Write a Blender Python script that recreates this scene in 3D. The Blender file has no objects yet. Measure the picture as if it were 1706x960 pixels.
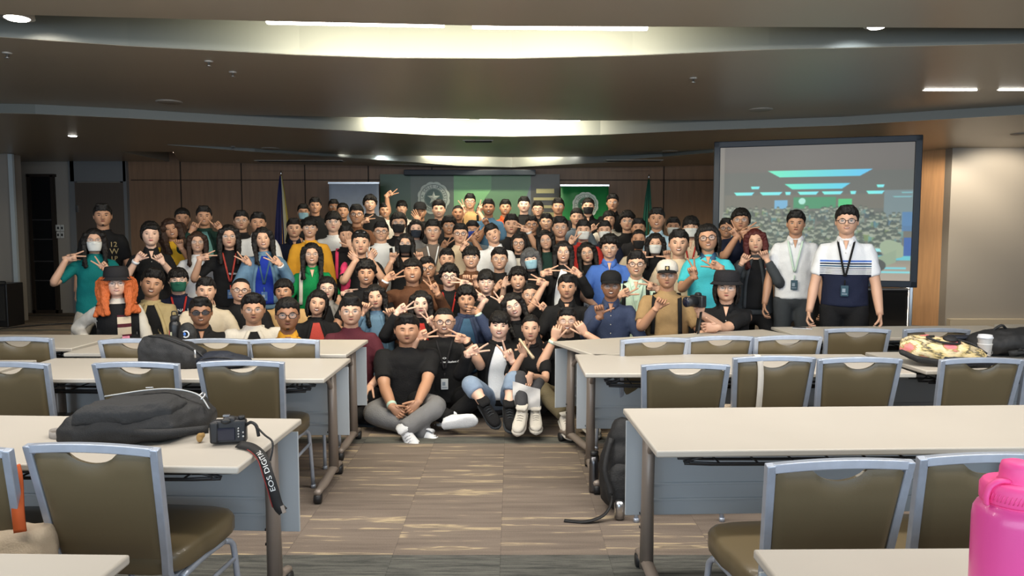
import bpy, math, random
import numpy as np
from mathutils import Vector, Matrix
from mathutils.bvhtree import BVHTree
random.seed(7); R = math.radians; PI = math.pi
S = bpy.context.scene; COL = S.collection
# ---------------------------------------------------------------- camera, world, light, exposure
F_PX, HORIZON, CAM_Z = 1250.0, 385.0, 1.5
PITCH = math.atan((480 - HORIZON) / F_PX)
cd = bpy.data.cameras.new('camera'); cam = bpy.data.objects.new('camera', cd); COL.objects.link(cam)
cam.location = (0, 0, CAM_Z); cam.rotation_euler = (PI/2 - PITCH, 0, 0)
cd.sensor_width = 36; cd.lens = F_PX / 1706 * 36; cd.clip_start = .05; S.camera = cam
S.view_settings.view_transform = 'Standard'; S.view_settings.look = 'None'
S.view_settings.exposure = 0.22; S.view_settings.gamma = 1; S.view_settings.use_curve_mapping = False
W = bpy.data.worlds.new('world'); S.world = W; W.use_nodes = True
W.node_tree.nodes['Background'].inputs[0].default_value = (.55, .72, 1, 1)
W.node_tree.nodes['Background'].inputs[1].default_value = .32

def area(name, loc, rot, sx, sy, power, col=(1, .95, .88)):
    l = bpy.data.lights.new(name, 'AREA'); l.shape = 'RECTANGLE'; l.size = sx; l.size_y = sy; l.energy = power; l.color = col
    o = bpy.data.objects.new(name, l); COL.objects.link(o); o.location = loc; o.rotation_euler = rot; return o
def spot(name, loc, rot, power, col, deg=70, r=.03):
    l = bpy.data.lights.new(name, 'SPOT'); l.energy = power; l.color = col; l.spot_size = R(deg); l.spot_blend = .5; l.shadow_soft_size = r
    o = bpy.data.objects.new(name, l); COL.objects.link(o); o.location = loc; o.rotation_euler = rot; return o
# ceiling lamps over the tables (above the top of the frame) and window daylight from behind the photographer
area('ceiling_lamp', (-2.4, 1.6, 2.8), (0, 0, 0), 2.6, .25, 38)
area('ceiling_lamp', (2.4, 1.6, 2.8), (0, 0, 0), 2.6, .25, 42)
area('ceiling_lamp', (0, 3.3, 2.8), (R(28), 0, 0), 6.5, .3, 150)
area('window_daylight', (0, -2.9, 1.7), (R(100), 0, 0), 14, 1.8, 330, (.70, .85, 1))
for sx, sy, sz, sw, pw in ((-1.0, 5.17, 2.95, 1.25, 46), (.32, 5.19, 2.95, 1.25, 46), (-1.1, 9.38, 2.95, 1.2, 40), (.23, 9.44, 2.95, 1.2, 40), (-3.6, 12.75, 2.85, 1.2, 16), (-.9, 12.98, 2.85, 1.2, 16), (.7, 12.98, 2.85, 1.2, 16), (2.9, 12.8, 2.85, 1.1, 16)):
    area('strip_glow', (sx, sy, sz), (R(52), 0, 0), sw, .05, pw, (1, .90, .66))

def ray(px, py):
    c, s = math.cos(PITCH), math.sin(PITCH); a, b = F_PX, -(py - 480)
    return Vector((px - 853, a*c + b*s, -a*s + b*c))
def at(px, py, d):                                     # the point a distance d down the room
    v = ray(px, py); v *= d / v.y; return Vector((v.x, v.y, v.z + CAM_Z))
def on(px, py, z):                                     # the point at height z
    v = ray(px, py); v *= (z - CAM_Z) / v.z; return Vector((v.x, v.y, z))
# ---------------------------------------------------------------- materials
MC = {}
def mat(name, col, rough=.6, metal=0, bump=0, bscale=40, emit=0, var=0, vscale=8, coat=0, stretch=None, spec=None, sss=0, alpha=1, trans=0):
    if name in MC: return MC[name]
    m = bpy.data.materials.new(name); MC[name] = m; m.use_nodes = True; nt = m.node_tree; N = nt.nodes; L = nt.links
    b = N['Principled BSDF']; b.inputs['Base Color'].default_value = (*col, 1); b.inputs['Roughness'].default_value = rough
    b.inputs['Metallic'].default_value = metal; b.inputs['Coat Weight'].default_value = coat; b.inputs['Alpha'].default_value = alpha
    b.inputs['Transmission Weight'].default_value = trans
    if spec is not None: b.inputs['Specular IOR Level'].default_value = spec
    if sss: b.inputs['Subsurface Weight'].default_value = sss; b.inputs['Subsurface Radius'].default_value = (.02, .008, .004)
    if emit: b.inputs['Emission Color'].default_value = (*col, 1); b.inputs['Emission Strength'].default_value = emit
    if bump or var:
        tc = N.new('ShaderNodeTexCoord'); mp = N.new('ShaderNodeMapping'); L.new(tc.outputs['Object'], mp.inputs[0])
        if stretch: mp.inputs['Scale'].default_value = stretch
    if bump:
        n = N.new('ShaderNodeTexNoise'); n.inputs['Scale'].default_value = bscale; n.inputs['Detail'].default_value = 4
        L.new(mp.outputs[0], n.inputs[0]); bp = N.new('ShaderNodeBump'); bp.inputs['Strength'].default_value = bump; bp.inputs['Distance'].default_value = .01
        L.new(n.outputs[0], bp.inputs['Height']); L.new(bp.outputs[0], b.inputs['Normal'])
    if var:
        n = N.new('ShaderNodeTexNoise'); n.inputs['Scale'].default_value = vscale; n.inputs['Detail'].default_value = 5
        L.new(mp.outputs[0], n.inputs[0]); r = N.new('ShaderNodeMapRange'); r.inputs[1].default_value = .3; r.inputs[2].default_value = .7
        r.inputs[3].default_value = 1 - var; r.inputs[4].default_value = 1 + var; L.new(n.outputs[0], r.inputs[0])
        mx = N.new('ShaderNodeVectorMath'); mx.operation = 'SCALE'; mx.inputs[0].default_value = col; L.new(r.outputs[0], mx.inputs['Scale']); L.new(mx.outputs[0], b.inputs['Base Color'])
    return m
def srgb(r, g, b):
    f = lambda c: (c/255/12.92) if c <= 10 else ((c/255+.055)/1.055)**2.4
    return (f(r), f(g), f(b))
# ---------------------------------------------------------------- mesh kit
def V(*a): return Vector(a)
class M:
    def __init__(s): s.v = []; s.f = []; s.m = []
    def add(s, vs, fs, mi=0):
        o = len(s.v); s.v += [tuple(v) for v in vs]; s.f += [tuple(i+o for i in f) for f in fs]; s.m += [mi]*len(fs); return s
    def box(s, c, d, mi=0, rz=0, rot=None, taper=1):
        hx, hy, hz = d[0]/2, d[1]/2, d[2]/2; mt = rot if rot is not None else Matrix.Rotation(rz, 3, 'Z'); vs = []
        for z in (-hz, hz):
            t = taper if z > 0 else 1
            for x, y in ((-hx, -hy), (hx, -hy), (hx, hy), (-hx, hy)): vs.append(mt @ V(x*t, y*t, z) + Vector(c))
        return s.add(vs, [(3, 2, 1, 0), (4, 5, 6, 7), (0, 1, 5, 4), (1, 2, 6, 5), (2, 3, 7, 6), (3, 0, 4, 7)], mi)
    def loft(s, rings, mi=0, cap=True, closed=True):
        n = len(rings[0]); vs = [p for r in rings for p in r]; fs = []
        for i in range(len(rings)-1):
            for j in range(n if closed else n-1):
                k = (j+1) % n; fs.append((i*n+j, i*n+k, (i+1)*n+k, (i+1)*n+j))
        if cap: fs.append(tuple(reversed(range(n)))); fs.append(tuple((len(rings)-1)*n+j for j in range(n)))
        return s.add(vs, fs, mi)
    def tube(s, pts, rad, n=8, mi=0, flat=1, up=None, cap=True, rnd=False, ph=0):
        pts = [Vector(p) for p in pts]; k = len(pts)
        rad = list(rad) if hasattr(rad, '__len__') else [rad]*k
        if rnd:                                       # rounded ends
            d0 = (pts[0]-pts[1]).normalized(); d1 = (pts[-1]-pts[-2]).normalized()
            pts = [pts[0]+d0*rad[0]*.9, pts[0]+d0*rad[0]*.55] + pts + [pts[-1]+d1*rad[-1]*.55, pts[-1]+d1*rad[-1]*.9]
            rad = [rad[0]*.35, rad[0]*.8] + rad + [rad[-1]*.8, rad[-1]*.35]; k += 4
        rings = []; ref = Vector(up) if up is not None else None
        for i in range(k):
            t = (pts[min(i+1, k-1)] - pts[max(i-1, 0)]); t = t.normalized() if t.length > 1e-9 else V(0, 0, 1)
            if ref is None: ref = V(0, 0, 1) if abs(t.z) < .9 else V(1, 0, 0)
            a = ref - t*ref.dot(t); a = a.normalized() if a.length > 1e-6 else t.orthogonal().normalized()
            b = t.cross(a); ref = a
            rings.append([pts[i] + (a*math.cos(2*PI*j/n+ph)*flat + b*math.sin(2*PI*j/n+ph))*rad[i] for j in range(n)])
        return s.loft(rings, mi, cap)
    def ell(s, c, r, nu=16, nv=10, mi=0, rot=None):
        c = Vector(c); rings = []
        for i in range(nv+1):
            a = PI*(i+.02 if i == 0 else (i-.02 if i == nv else i))/nv; rr = []
            for j in range(nu):
                b = 2*PI*j/nu; p = V(r[0]*math.sin(a)*math.cos(b), r[1]*math.sin(a)*math.sin(b), -r[2]*math.cos(a))
                rr.append((rot @ p if rot else p) + c)
            rings.append(rr)
        return s.loft(rings, mi)
    def prism(s, poly, z0, z1, mi=0):
        n = len(poly); vs = [(p[0], p[1], z0) for p in poly] + [(p[0], p[1], z1) for p in poly]
        fs = [tuple(reversed(range(n))), tuple(range(n, 2*n))] + [(i, (i+1) % n, (i+1) % n+n, i+n) for i in range(n)]
        return s.add(vs, fs, mi)
    def ribbon(s, pts, wdir, w, th=.002, mi=0):      # flat strap; wdir one vector or one per point
        pts = [Vector(p) for p in pts]; rings = []
        for i, p in enumerate(pts):
            wd = Vector(wdir[i] if isinstance(wdir, list) else wdir); t = (pts[min(i+1, len(pts)-1)]-pts[max(i-1, 0)]).normalized()
            wd = (wd - t*wd.dot(t)).normalized(); nn = t.cross(wd)
            rings.append([p-wd*w/2-nn*th, p+wd*w/2-nn*th, p+wd*w/2+nn*th, p-wd*w/2+nn*th])
        return s.loft(rings, mi)
    def xf(s, mt, start=0):
        for i in range(start, len(s.v)): s.v[i] = tuple(mt @ Vector(s.v[i]))
        return s
    def build(s, name, mats, parent=None, smooth=True, bevel=0, remesh=0, sm=4, disp=0, dsc=.1, loc=None, flatang=None):
        me = bpy.data.meshes.new(name); me.from_pydata(s.v, [], s.f); me.update()
        for m in (mats if isinstance(mats, (list, tuple)) else [mats]): me.materials.append(m)
        me.polygons.foreach_set('material_index', s.m)
        if smooth: me.polygons.foreach_set('use_smooth', [True]*len(s.f))
        o = bpy.data.objects.new(name, me); COL.objects.link(o)
        if loc is not None: o.location = loc
        if parent is not None: o.parent = parent
        if bevel:
            b = o.modifiers.new('b', 'BEVEL'); b.width = bevel; b.segments = 2; b.limit_method = 'ANGLE'; b.harden_normals = False
            if smooth:
                try: me.set_sharp_from_angle(angle=R(40))
                except Exception: pass
        if remesh:
            b = o.modifiers.new('r', 'REMESH'); b.mode = 'VOXEL'; b.voxel_size = remesh; b.use_smooth_shade = True
            if sm: b = o.modifiers.new('s', 'SMOOTH'); b.factor = .5; b.iterations = sm
        if disp:
            t = tex(dsc); b = o.modifiers.new('d', 'DISPLACE'); b.texture = t; b.strength = disp; b.mid_level = .5; b.texture_coords = 'GLOBAL'
        return o
TX = {}
def tex(sc):
    if sc not in TX: t = bpy.data.textures.new('folds', 'CLOUDS'); t.noise_scale = sc; t.noise_depth = 2; TX[sc] = t
    return TX[sc]
def tag(o, label, cat, group=None):
    o['label'] = label; o['category'] = cat
    if group: o['group'] = group
    return o
def struct(o): o['kind'] = 'structure'; return o
def empty(name, loc=(0, 0, 0), rz=0):
    o = bpy.data.objects.new(name, None); COL.objects.link(o); o.location = loc; o.rotation_euler = (0, 0, rz); o.empty_display_size = .1; return o
def thing(name, label, cat, loc=(0, 0, 0), rz=0, group=None): return tag(empty(name, loc, rz), label, cat, group)
def kids(o): return [c for c in bpy.data.objects if c.parent is o]
def dup(o, parent=None):
    c = o.copy(); COL.objects.link(c)
    if parent is not None: c.parent = parent
    for ch in KIDS.get(o.name, None) or kids(o): dup(ch, c)
    return c
KIDS = {}
def bez(pts, n=6):                                   # Catmull-Rom through the points
    pts = [Vector(p) for p in pts]; P = [pts[0]*2-pts[1]] + pts + [pts[-1]*2-pts[-2]]; out = []
    for i in range(1, len(P)-2):
        for k in range(n):
            t = k/n; a, b, c, d = P[i-1], P[i], P[i+1], P[i+2]
            out.append(.5*((2*b)+(c-a)*t+(2*a-5*b+4*c-d)*t*t+(3*b-a-3*c+d)*t**3))
    out.append(pts[-1]); return out
def lerp(xs, ys, x): return float(np.interp(x, xs, ys))
def letters(txt, size, bold=0):                      # the outline of a word as flat triangles in the XY plane, centred
    cu = bpy.data.curves.new('t', 'FONT'); cu.body = txt; cu.size = size; cu.align_x = 'CENTER'; cu.align_y = 'CENTER'; cu.offset = bold; cu.resolution_u = 3
    o = bpy.data.objects.new('t', cu); COL.objects.link(o); dg = bpy.context.evaluated_depsgraph_get(); me = o.evaluated_get(dg).to_mesh()
    vs = [v.co.copy() for v in me.vertices]; fs = [tuple(p.vertices) for p in me.polygons]
    o.evaluated_get(dg).to_mesh_clear(); bpy.data.objects.remove(o); bpy.data.curves.remove(cu); return vs, fs
# ================================================================= THE ROOM
m_floor = bpy.data.materials.new('striated_carpet'); m_floor.use_nodes = True
def carpet(m):
    nt = m.node_tree; N = nt.nodes; L = nt.links; b = N['Principled BSDF']; b.inputs['Roughness'].default_value = .95; b.inputs['Specular IOR Level'].default_value = .15
    tc = N.new('ShaderNodeTexCoord'); sep = N.new('ShaderNodeSeparateXYZ'); L.new(tc.outputs['Object'], sep.inputs[0])
    def math_(op, a, b_=None, c=None):
        n = N.new('ShaderNodeMath'); n.operation = op
        for i, q in enumerate((a, b_, c)):
            if q is None: continue
            if isinstance(q, (int, float)): n.inputs[i].default_value = q
            else: L.new(q, n.inputs[i])
        return n.outputs[0]
    X, Y = sep.outputs[0], sep.outputs[1]
    tx = math_('FLOOR', math_('DIVIDE', math_('ADD', X, .055), .5)); ty = math_('FLOOR', math_('DIVIDE', math_('ADD', Y, .0), .46))
    comb = N.new('ShaderNodeCombineXYZ')                      # streaks: long across the room, broken at the tile seams
    L.new(math_('ADD', math_('MULTIPLY', X, 1.5), math_('MULTIPLY', tx, 7.31)), comb.inputs[0]); L.new(math_('MULTIPLY', Y, 19.0), comb.inputs[1]); L.new(math_('MULTIPLY', ty, 3.7), comb.inputs[2])
    n1 = N.new('ShaderNodeTexNoise'); n1.inputs['Scale'].default_value = 1.0; n1.inputs['Detail'].default_value = 3; n1.inputs['Roughness'].default_value = .6; L.new(comb.outputs[0], n1.inputs[0])
    r1 = N.new('ShaderNodeValToRGB'); L.new(n1.outputs[0], r1.inputs[0]); e = r1.color_ramp.elements
    e[0].position = .3; e[0].color = (*srgb(110, 99, 90), 1); e[1].position = .74; e[1].color = (*srgb(140, 127, 112), 1)
    for p, c in ((.5, srgb(124, 112, 102)), (.585, srgb(128, 116, 105)), (.61, srgb(172, 155, 128)), (.645, srgb(176, 159, 131)), (.665, srgb(122, 110, 97))):
        q = e.new(p); q.color = (*c, 1)
    n3 = N.new('ShaderNodeTexNoise'); n3.inputs['Scale'].default_value = 140; L.new(tc.outputs['Object'], n3.inputs[0])
    # a dark border tile row every two metres
    md = math_('MODULO', math_('ADD', Y, 10 - 5.21), 2.0); band = math_('LESS_THAN', md, .17)
    near = math_('LESS_THAN', Y, 3.36); band = math_('MAXIMUM', band, math_('MULTIPLY', near, math_('GREATER_THAN', Y, 2.86)))
    n2 = N.new('ShaderNodeTexNoise'); n2.inputs['Scale'].default_value = 2.2; n2.inputs['Detail'].default_value = 6; n2.inputs['Roughness'].default_value = .75; L.new(comb.outputs[0], n2.inputs[0])
    r2 = N.new('ShaderNodeValToRGB'); L.new(n2.outputs[0], r2.inputs[0]); e = r2.color_ramp.elements
    e[0].position = .35; e[0].color = (*srgb(64, 65, 63), 1); e[1].position = .7; e[1].color = (*srgb(116, 115, 108), 1)
    mx = N.new('ShaderNodeMix'); mx.data_type = 'RGBA'; L.new(band, mx.inputs[0]); L.new(r1.outputs[0], mx.inputs[6]); L.new(r2.outputs[0], mx.inputs[7])
    fx = math_('FRACT', math_('DIVIDE', math_('ADD', X, .055), .5)); seam = math_('LESS_THAN', fx, .008)
    k = math_('SUBTRACT', math_('ADD', .82, math_('MULTIPLY', n3.outputs[0], .36)), math_('MULTIPLY', seam, .2))
    sc = N.new('ShaderNodeVectorMath'); sc.operation = 'SCALE'; L.new(mx.outputs[2], sc.inputs[0]); L.new(k, sc.inputs['Scale']); L.new(sc.outputs[0], b.inputs['Base Color'])
    bp = N.new('ShaderNodeBump'); bp.inputs['Strength'].default_value = .5; bp.inputs['Distance'].default_value = .004; L.new(n3.outputs[0], bp.inputs['Height']); L.new(bp.outputs[0], b.inputs['Normal'])
carpet(m_floor)
struct(M().box((0, 5.4, -.05), (20.4, 17.2, .1)).build('floor', m_floor, smooth=False))
m_ceil = mat('ceiling_paint', srgb(158, 150, 136), .36, bump=.04, bscale=300)
m_slot = mat('cove_paint', srgb(106, 110, 106), .5)
m_dark = mat('shadow_gap', (.02, .02, .02), .8)
m_wallg = mat('grey_wall_paint', srgb(158, 152, 144), .5, bump=.05, bscale=200)
m_wood = mat('brown_wall_veneer', srgb(136, 106, 82), .5, var=.12, vscale=3, stretch=(6, 6, .6))
m_oak = mat('oak_wall_veneer', srgb(196, 150, 108), .45, var=.1, vscale=4, stretch=(8, 8, .5))
m_seam = mat('panel_seam', srgb(40, 32, 26), .8)
# ceiling: flat panels with wedge shaped light coves between them
e1 = [on(*p, 2.85) for p in ((-500, 14), (0, 24), (435, 35), (853, 44), (1290, 45), (1706, 47), (2300, 50))]
M().prism([(-10, -3.1)] + [(10, -3.1)] + [tuple(p[:2]) for p in reversed(e1)], 2.85, 3.25).build('ceiling', m_ceil, smooth=False)['kind'] = 'structure'
n2 = [on(*p, 2.85) for p in ((-500, 50), (0, 62), (215, 77), (500, 92), (650, 97), (853, 98), (1053, 93), (1280, 83), (1706, 73), (2300, 62))]
f2 = [on(*p, 2.85) for p in ((-300, 182), (0, 186), (435, 192), (730, 198), (968, 201), (1553, 199), (1706, 187), (2000, 178))]
M().prism([tuple(p[:2]) for p in n2] + [tuple(p[:2]) for p in reversed(f2)], 2.85, 3.3, 0).build('ceiling', [m_ceil, m_slot], smooth=False)['kind'] = 'structure'
n3 = [on(*p, 2.75) for p in ((-260, 183), (60, 190), (215, 197), (370, 206), (600, 219), (725, 226), (853, 228), (1000, 225), (1148, 218), (1403, 209), (1553, 200), (1706, 191), (2000, 182))]
f3 = [on(*p, 2.75) for p in ((200, 252), (853, 262), (1188, 260))]
M().prism([tuple(p[:2]) for p in n3] + [(10.1, 13.75), (4.9, 13.75)] + [tuple(p[:2]) for p in reversed(f3)] + [(-6.2, 13.75), (-10.1, 13.75)], 2.75, 3.3).build('ceiling', m_ceil, smooth=False)['kind'] = 'structure'
n4 = [on(*p, 2.62) for p in ((280, 256), (425, 262), (625, 275), (853, 279), (1103, 270), (1188, 263))]
for p_, z_ in zip(n4, (2.745, 2.70, 2.64, 2.62, 2.66, 2.70)): p_.z = z_
q4 = [tuple(p) for p in n4] + [(4.8, 13.7, 2.70), (-6, 13.7, 2.745)]; n_ = len(q4)
mc = M().add(q4 + [(x, y, 3.3) for x, y, z in q4] + [(0, 13.7, 2.62)], [(i, i+n_, (i+1) % n_+n_, (i+1) % n_) for i in range(n_)] + [(i, i+1, 2*n_) for i in range(n_-1)] + [(n_-1, 0, 2*n_)]); struct(mc.build('ceiling', m_ceil, smooth=False))
struct(M().box((0, 5.4, 3.36), (20.4, 17.2, .08)).build('ceiling', m_slot, smooth=False))
def cove_face(name, edge, z0, z1):                       # the pale upright face of each cove
    m = M()
    for a, b in zip(edge[:-1], edge[1:]):
        m.add([(a.x, a.y-.012, max(z0, a.z+.002)), (b.x, b.y-.012, max(z0, b.z+.002)), (b.x, b.y-.012, z1), (a.x, a.y-.012, z1)], [(0, 1, 2, 3)])
        m.add([(a.x, a.y, z0+.2), (b.x, b.y, z0+.2), (b.x, b.y, z1), (a.x, a.y, z1)], [(3, 2, 1, 0)])
    struct(m.build(name, m_slot, smooth=False))
cove_face('trim_1', n2, 2.852, 3.3); cove_face('trim_2', n3, 2.752, 3.3); cove_face('trim_3', n4, 2.6, 3.3)
# walls
struct(M().box((-.1, 13.8, 1.65), (14.0, .2, 3.3)).build('wall_back', m_wood, smooth=False))
mm = M()
for x in (-6.0, -4.9, -3.75, -2.6, -1.45, 2.75, 3.9, 5.05, 6.1): mm.box((x, 13.695, 1.4), (.018, .012, 2.8))
mm.box((0, 13.695, 2.42), (13.8, .012, .015)); struct(mm.build('trim_4', m_seam, smooth=False))
struct(M().box((-8.7, 13.8, 1.65), (3.3, .2, 3.3)).build('wall_left', m_wallg, smooth=False))
struct(M().box((-9.15, 12.45, 1.65), (1.96, .3, 3.3)).build('wall_left', m_wallg, smooth=False))
struct(M().box((-10.15, 5.4, 1.65), (.2, 17.0, 3.3)).build('wall_left', m_wallg, smooth=False))
struct(M().box((10.15, 5.4, 1.65), (.2, 17.0, 3.3)).build('wall_right', m_wallg, smooth=False))
struct(M().box((8.35, 11.55, 1.65), (3.4, .2, 3.3)).build('wall_right', m_wallg, smooth=False))
q0, q1 = (6.95, 13.6), (6.62, 11.7)
struct(M().prism([(6.66, 11.6), (7.0, 11.6), (7.3, 13.7), (6.9, 13.7)], 0, 3.3).build('wall_right', m_oak, smooth=False))
struct(M().prism([(6.10, 12.35), (6.66, 11.62), (6.75, 11.70), (6.2, 12.45)], 0, 3.2).build('wall_right', m_oak, smooth=False))
struct(M().box((0, -3.1, .45), (20.2, .2, .9)).box((0, -3.1, 2.95), (20.2, .2, .7)).build('wall_back', m_wallg, smooth=False))
struct(M().box((8.32, 11.40, .08), (3.3, .1, .16)).build('baseboard_right', mat('cream_trim', srgb(190, 178, 158), .5), smooth=False))
struct(M().box((-9.1, 12.28, .05), (1.8, .03, .1)).build('baseboard_left', m_seam, smooth=False))
# pale light-catching edge of the glass partition
struct(M().box((-8.10, 12.25, 1.38), (.07, .05, 2.72)).build('trim_5', mat('glass_edge', srgb(190, 200, 205), .2), smooth=False))
# left door with surround
m_df = mat('grey_door_surround', srgb(120, 122, 124), .4); m_leaf = mat('grey_brown_door', srgb(88, 78, 70), .45, var=.06, stretch=(6, 6, .5)); m_alu = mat('brushed_aluminium', (.6, .61, .63), .3, 1)
sur = struct(M().box((-7.93, 13.66, 1.38), (.10, .1, 2.76)).box((-6.97, 13.66, 1.38), (.06, .1, 2.76)).box((-7.45, 13.66, 2.57), (1.0, .1, .36)).build('trim_6', m_df, smooth=False))
dr = struct(M().box((-7.44, 13.655, 1.19), (.88, .06, 2.36)).build('door_1', m_leaf, smooth=False))
M().box((-7.85, 13.61, 1.9), (.03, .02, .12)).box((-7.85, 13.61, 1.05), (.03, .02, .12)).build('door_hinge', m_alu, dr, smooth=False)
M().tube([(-7.08, 13.6, 1.0), (-7.08, 13.56, 1.0), (-7.2, 13.56, 1.0)], .011).build('door_handle', m_alu, dr)
m_glassd = mat('dark_door_glass', (.012, .013, .015), .08)
dg = struct(M().box((-8.72, 13.66, 1.25), (.05, .08, 2.5)).box((-8.3, 13.66, 1.25), (.05, .08, 2.5)).box((-8.5, 13.66, 2.5), (.5, .08, .05)).box((-8.5, 13.66, .03), (.5, .08, .06)).build('door_2', m_seam, smooth=False))
M().box((-8.51, 13.67, 1.25), (.4, .02, 2.45)).build('pane', m_glassd, dg, smooth=False)
mm = M()
for z in (.6, .95, 1.35, 1.7): mm.box((-8.51, 13.65, z), (.38, .02, .02))
mm.build('muntin', mat('dark_rail', (.06, .06, .065), .4), dg, smooth=False)
# switches
m_white = mat('white_plastic', (.62, .62, .6), .4); m_blk = mat('black_plastic', (.012, .012, .013), .35)
for i, (px, py) in enumerate(((91, 380), (97.5, 380), (104, 380), (91, 393), (97.5, 391.5), (104, 391.5))):
    p = at(px, py, 13.66)
    t = thing('light_switch', ['top left', 'top middle', 'top right', 'bottom left, hanging slightly lower,', 'bottom middle', 'bottom right'][i] + ' white wall switch plate beside the grey door', 'switch', p, group='switch plates by the door')
    M().box((0, 0, 0), (.062, .02, .115 if i != 3 else .125)).build('plate', m_white, t, False, .003); M().box((0, -.012, 0), (.026, .012, .045)).build('rocker', m_blk, t, False, .002)
# stage riser the back rows stand on
M_RISE = .25
struct(M().box((-.5, 10.55, M_RISE/2), (6.6, 2.3, M_RISE)).build('floor_riser', mat('riser_top', srgb(70, 60, 52), .7), smooth=False, bevel=.01))
# ---------------------------------------------------------------- lights in the coves
m_strip = mat('strip_light', (1, .95, .86), .4, emit=12)
m_diff2 = mat('lamp_glow', (1, .95, .85), .4, emit=14); m_housing = mat('lamp_housing', (.35, .34, .32), .4)
strips = [((437, 36), (740, 42), 2.85, 'long strip light in the nearest cove, left one'), ((785, 44), (1083, 47), 2.85, 'long strip light in the nearest cove, right one'),
 ((610, 196), (782, 198), 2.85, 'strip light in the middle cove, left of centre'), ((798, 200), (968, 201), 2.85, 'strip light in the middle cove, right of centre'),
 ((285, 254.5), (415, 257), 2.75, 'strip light in the far cove above the left wall panels'), ((455, 256), (580, 257), 2.75, 'strip light in the far cove above the flag pole'),
 ((703, 259), (823, 260), 2.75, 'strip light in the far cove above the left of the green wall'), ((872, 260.5), (962, 261), 2.75, 'strip light in the far cove above the right of the green wall'),
 ((1103, 261.5), (1188, 260.5), 2.75, 'strip light in the far cove beside the projector screen')]
for a, b, z, lab in strips:
    A, B = on(*a, z), on(*b, z); off = V(0, .07, .02); A += off; B += off; c = (A+B)/2; u = (B-A); ln = u.length; an = math.atan2(u.y, u.x)
    t = thing('strip_light', lab, 'ceiling light', c, an, 'strip lights in the ceiling coves')
    M().box((0, 0, .028), (ln, .055, .03)).build('housing', m_housing, t, False); M().box((0, 0, 0), (ln-.01, .045, .028)).build('diffuser', m_strip, t, False, .004)
for px, py, z, lab, w, warm in ((12, 36, 2.85, 'square downlight at the far left end of the nearest cove', .2, 0), (1472, 50, 2.85, 'downlight at the right of the nearest cove above the screen', .16, 1),
  (105, 190, 2.85, 'warm downlight at the left end of the middle cove', .12, 2), (396, 197, 2.85, 'cool downlight in the middle cove left of its strips', .12, 1), (1163, 204, 2.85, 'cool downlight in the middle cove right of its strips', .12, 1),
  (1413, 203, 2.85, 'warm downlight in the middle cove above the screen', .12, 2), (632, 259, 2.75, 'cool downlight in the far cove left of the green wall', .12, 1), (1021, 261, 2.75, 'warm downlight in the far cove above the green banner', .12, 2),
  (121, 226, 2.75, 'small recessed downlight in the ceiling above the left door', .14, 3), (1517, 234, 2.75, 'small recessed downlight in the ceiling beside the right wall', .14, 3), (1560, 199, 2.80, 'small downlight at the right tip of the middle cove', .1, 3)):
    p = on(px, py, z); cv = warm < 3
    if cv: p += V(0, .1, .05)
    t = thing('downlight', lab, 'ceiling light', p, 0, 'downlights in the ceiling')
    M().tube([(0, 0, .035), (0, 0, -.004 if not cv else .0)], [w/2, w/2*1.05], 20).build('ring', m_housing, t); M().tube([(0, 0, -.012), (0, 0, -.005 if not cv else -.002)], [w*.3, w*.38], 20).build('lamp', m_diff2, t)
    cc = {0: (1, .9, .75), 1: (.85, .95, 1), 2: (1, .8, .45), 3: (1, .9, .7)}[warm]
    if cv: spot('downlight_and_fill_beam', p + V(0, -.0, -.01), (R(40), 0, 0), 40, cc, 110, .02)
    else: spot('downlight_and_fill_beam', p + V(0, 0, -.03), (0, 0, 0), 120, cc, 110, .03)
spot('downlight_and_fill_beam', (7.35, 10.55, 2.7), (R(34), 0, R(0)), 75, (1, .86, .66), 130, .08)  # added spot with no fixture, washes the grey right wall
spot('downlight_and_fill_beam', (6.3, 10.6, 2.7), (R(30), 0, R(0)), 80, (1, .86, .66), 120, .05)  # fill spot added without a lamp body, brightens the oak panel
for a, b, lab in (((1540, 150.5), (1628, 149.5), 'thin warm strip light in the ceiling right of the screen'), ((1664, 150), (1760, 149), 'thin warm strip light at the right edge of the ceiling')):
    A, B = on(*a, 2.846), on(*b, 2.846); t = thing('strip_light', lab, 'ceiling light', (A+B)/2, 0, 'strip lights flush in the ceiling'); ln = (B-A).length
    M().box((0, 0, .0), (ln, .03, .012)).build('diffuser', m_strip, t, False); M().box((0, .02, .0), (ln+.04, .01, .014)).build('housing', m_housing, t, False)
m_spk = mat('speaker_grille', srgb(150, 142, 132), .6, bump=.3, bscale=900)
for px, py, z, r, lab in ((282, 169.5, 2.85, .125, 'round ceiling speaker left of centre in the near ceiling'), (1267, 182.5, 2.85, .125, 'round ceiling speaker on the right in the near ceiling'), (450, 247, 2.75, .125, 'round ceiling speaker in the far ceiling above the flag'),
   (1116, 252, 2.75, .12, 'round ceiling speaker in the far ceiling left of the screen'), (1700, 223, 2.75, .11, 'round ceiling speaker cut by the right edge')):
    t = thing('ceiling_speaker', lab, 'speaker', on(px, py, z), group='round ceiling speakers'); M().tube([(0, 0, .0), (0, 0, -.006), (0, 0, -.01)], [r, r, r*.93], 28).build('grille', m_spk, t); M().tube([(0, 0, .001), (0, 0, -.004)], [r*1.06, r*1.06], 28).build('rim', m_housing, t)
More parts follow.
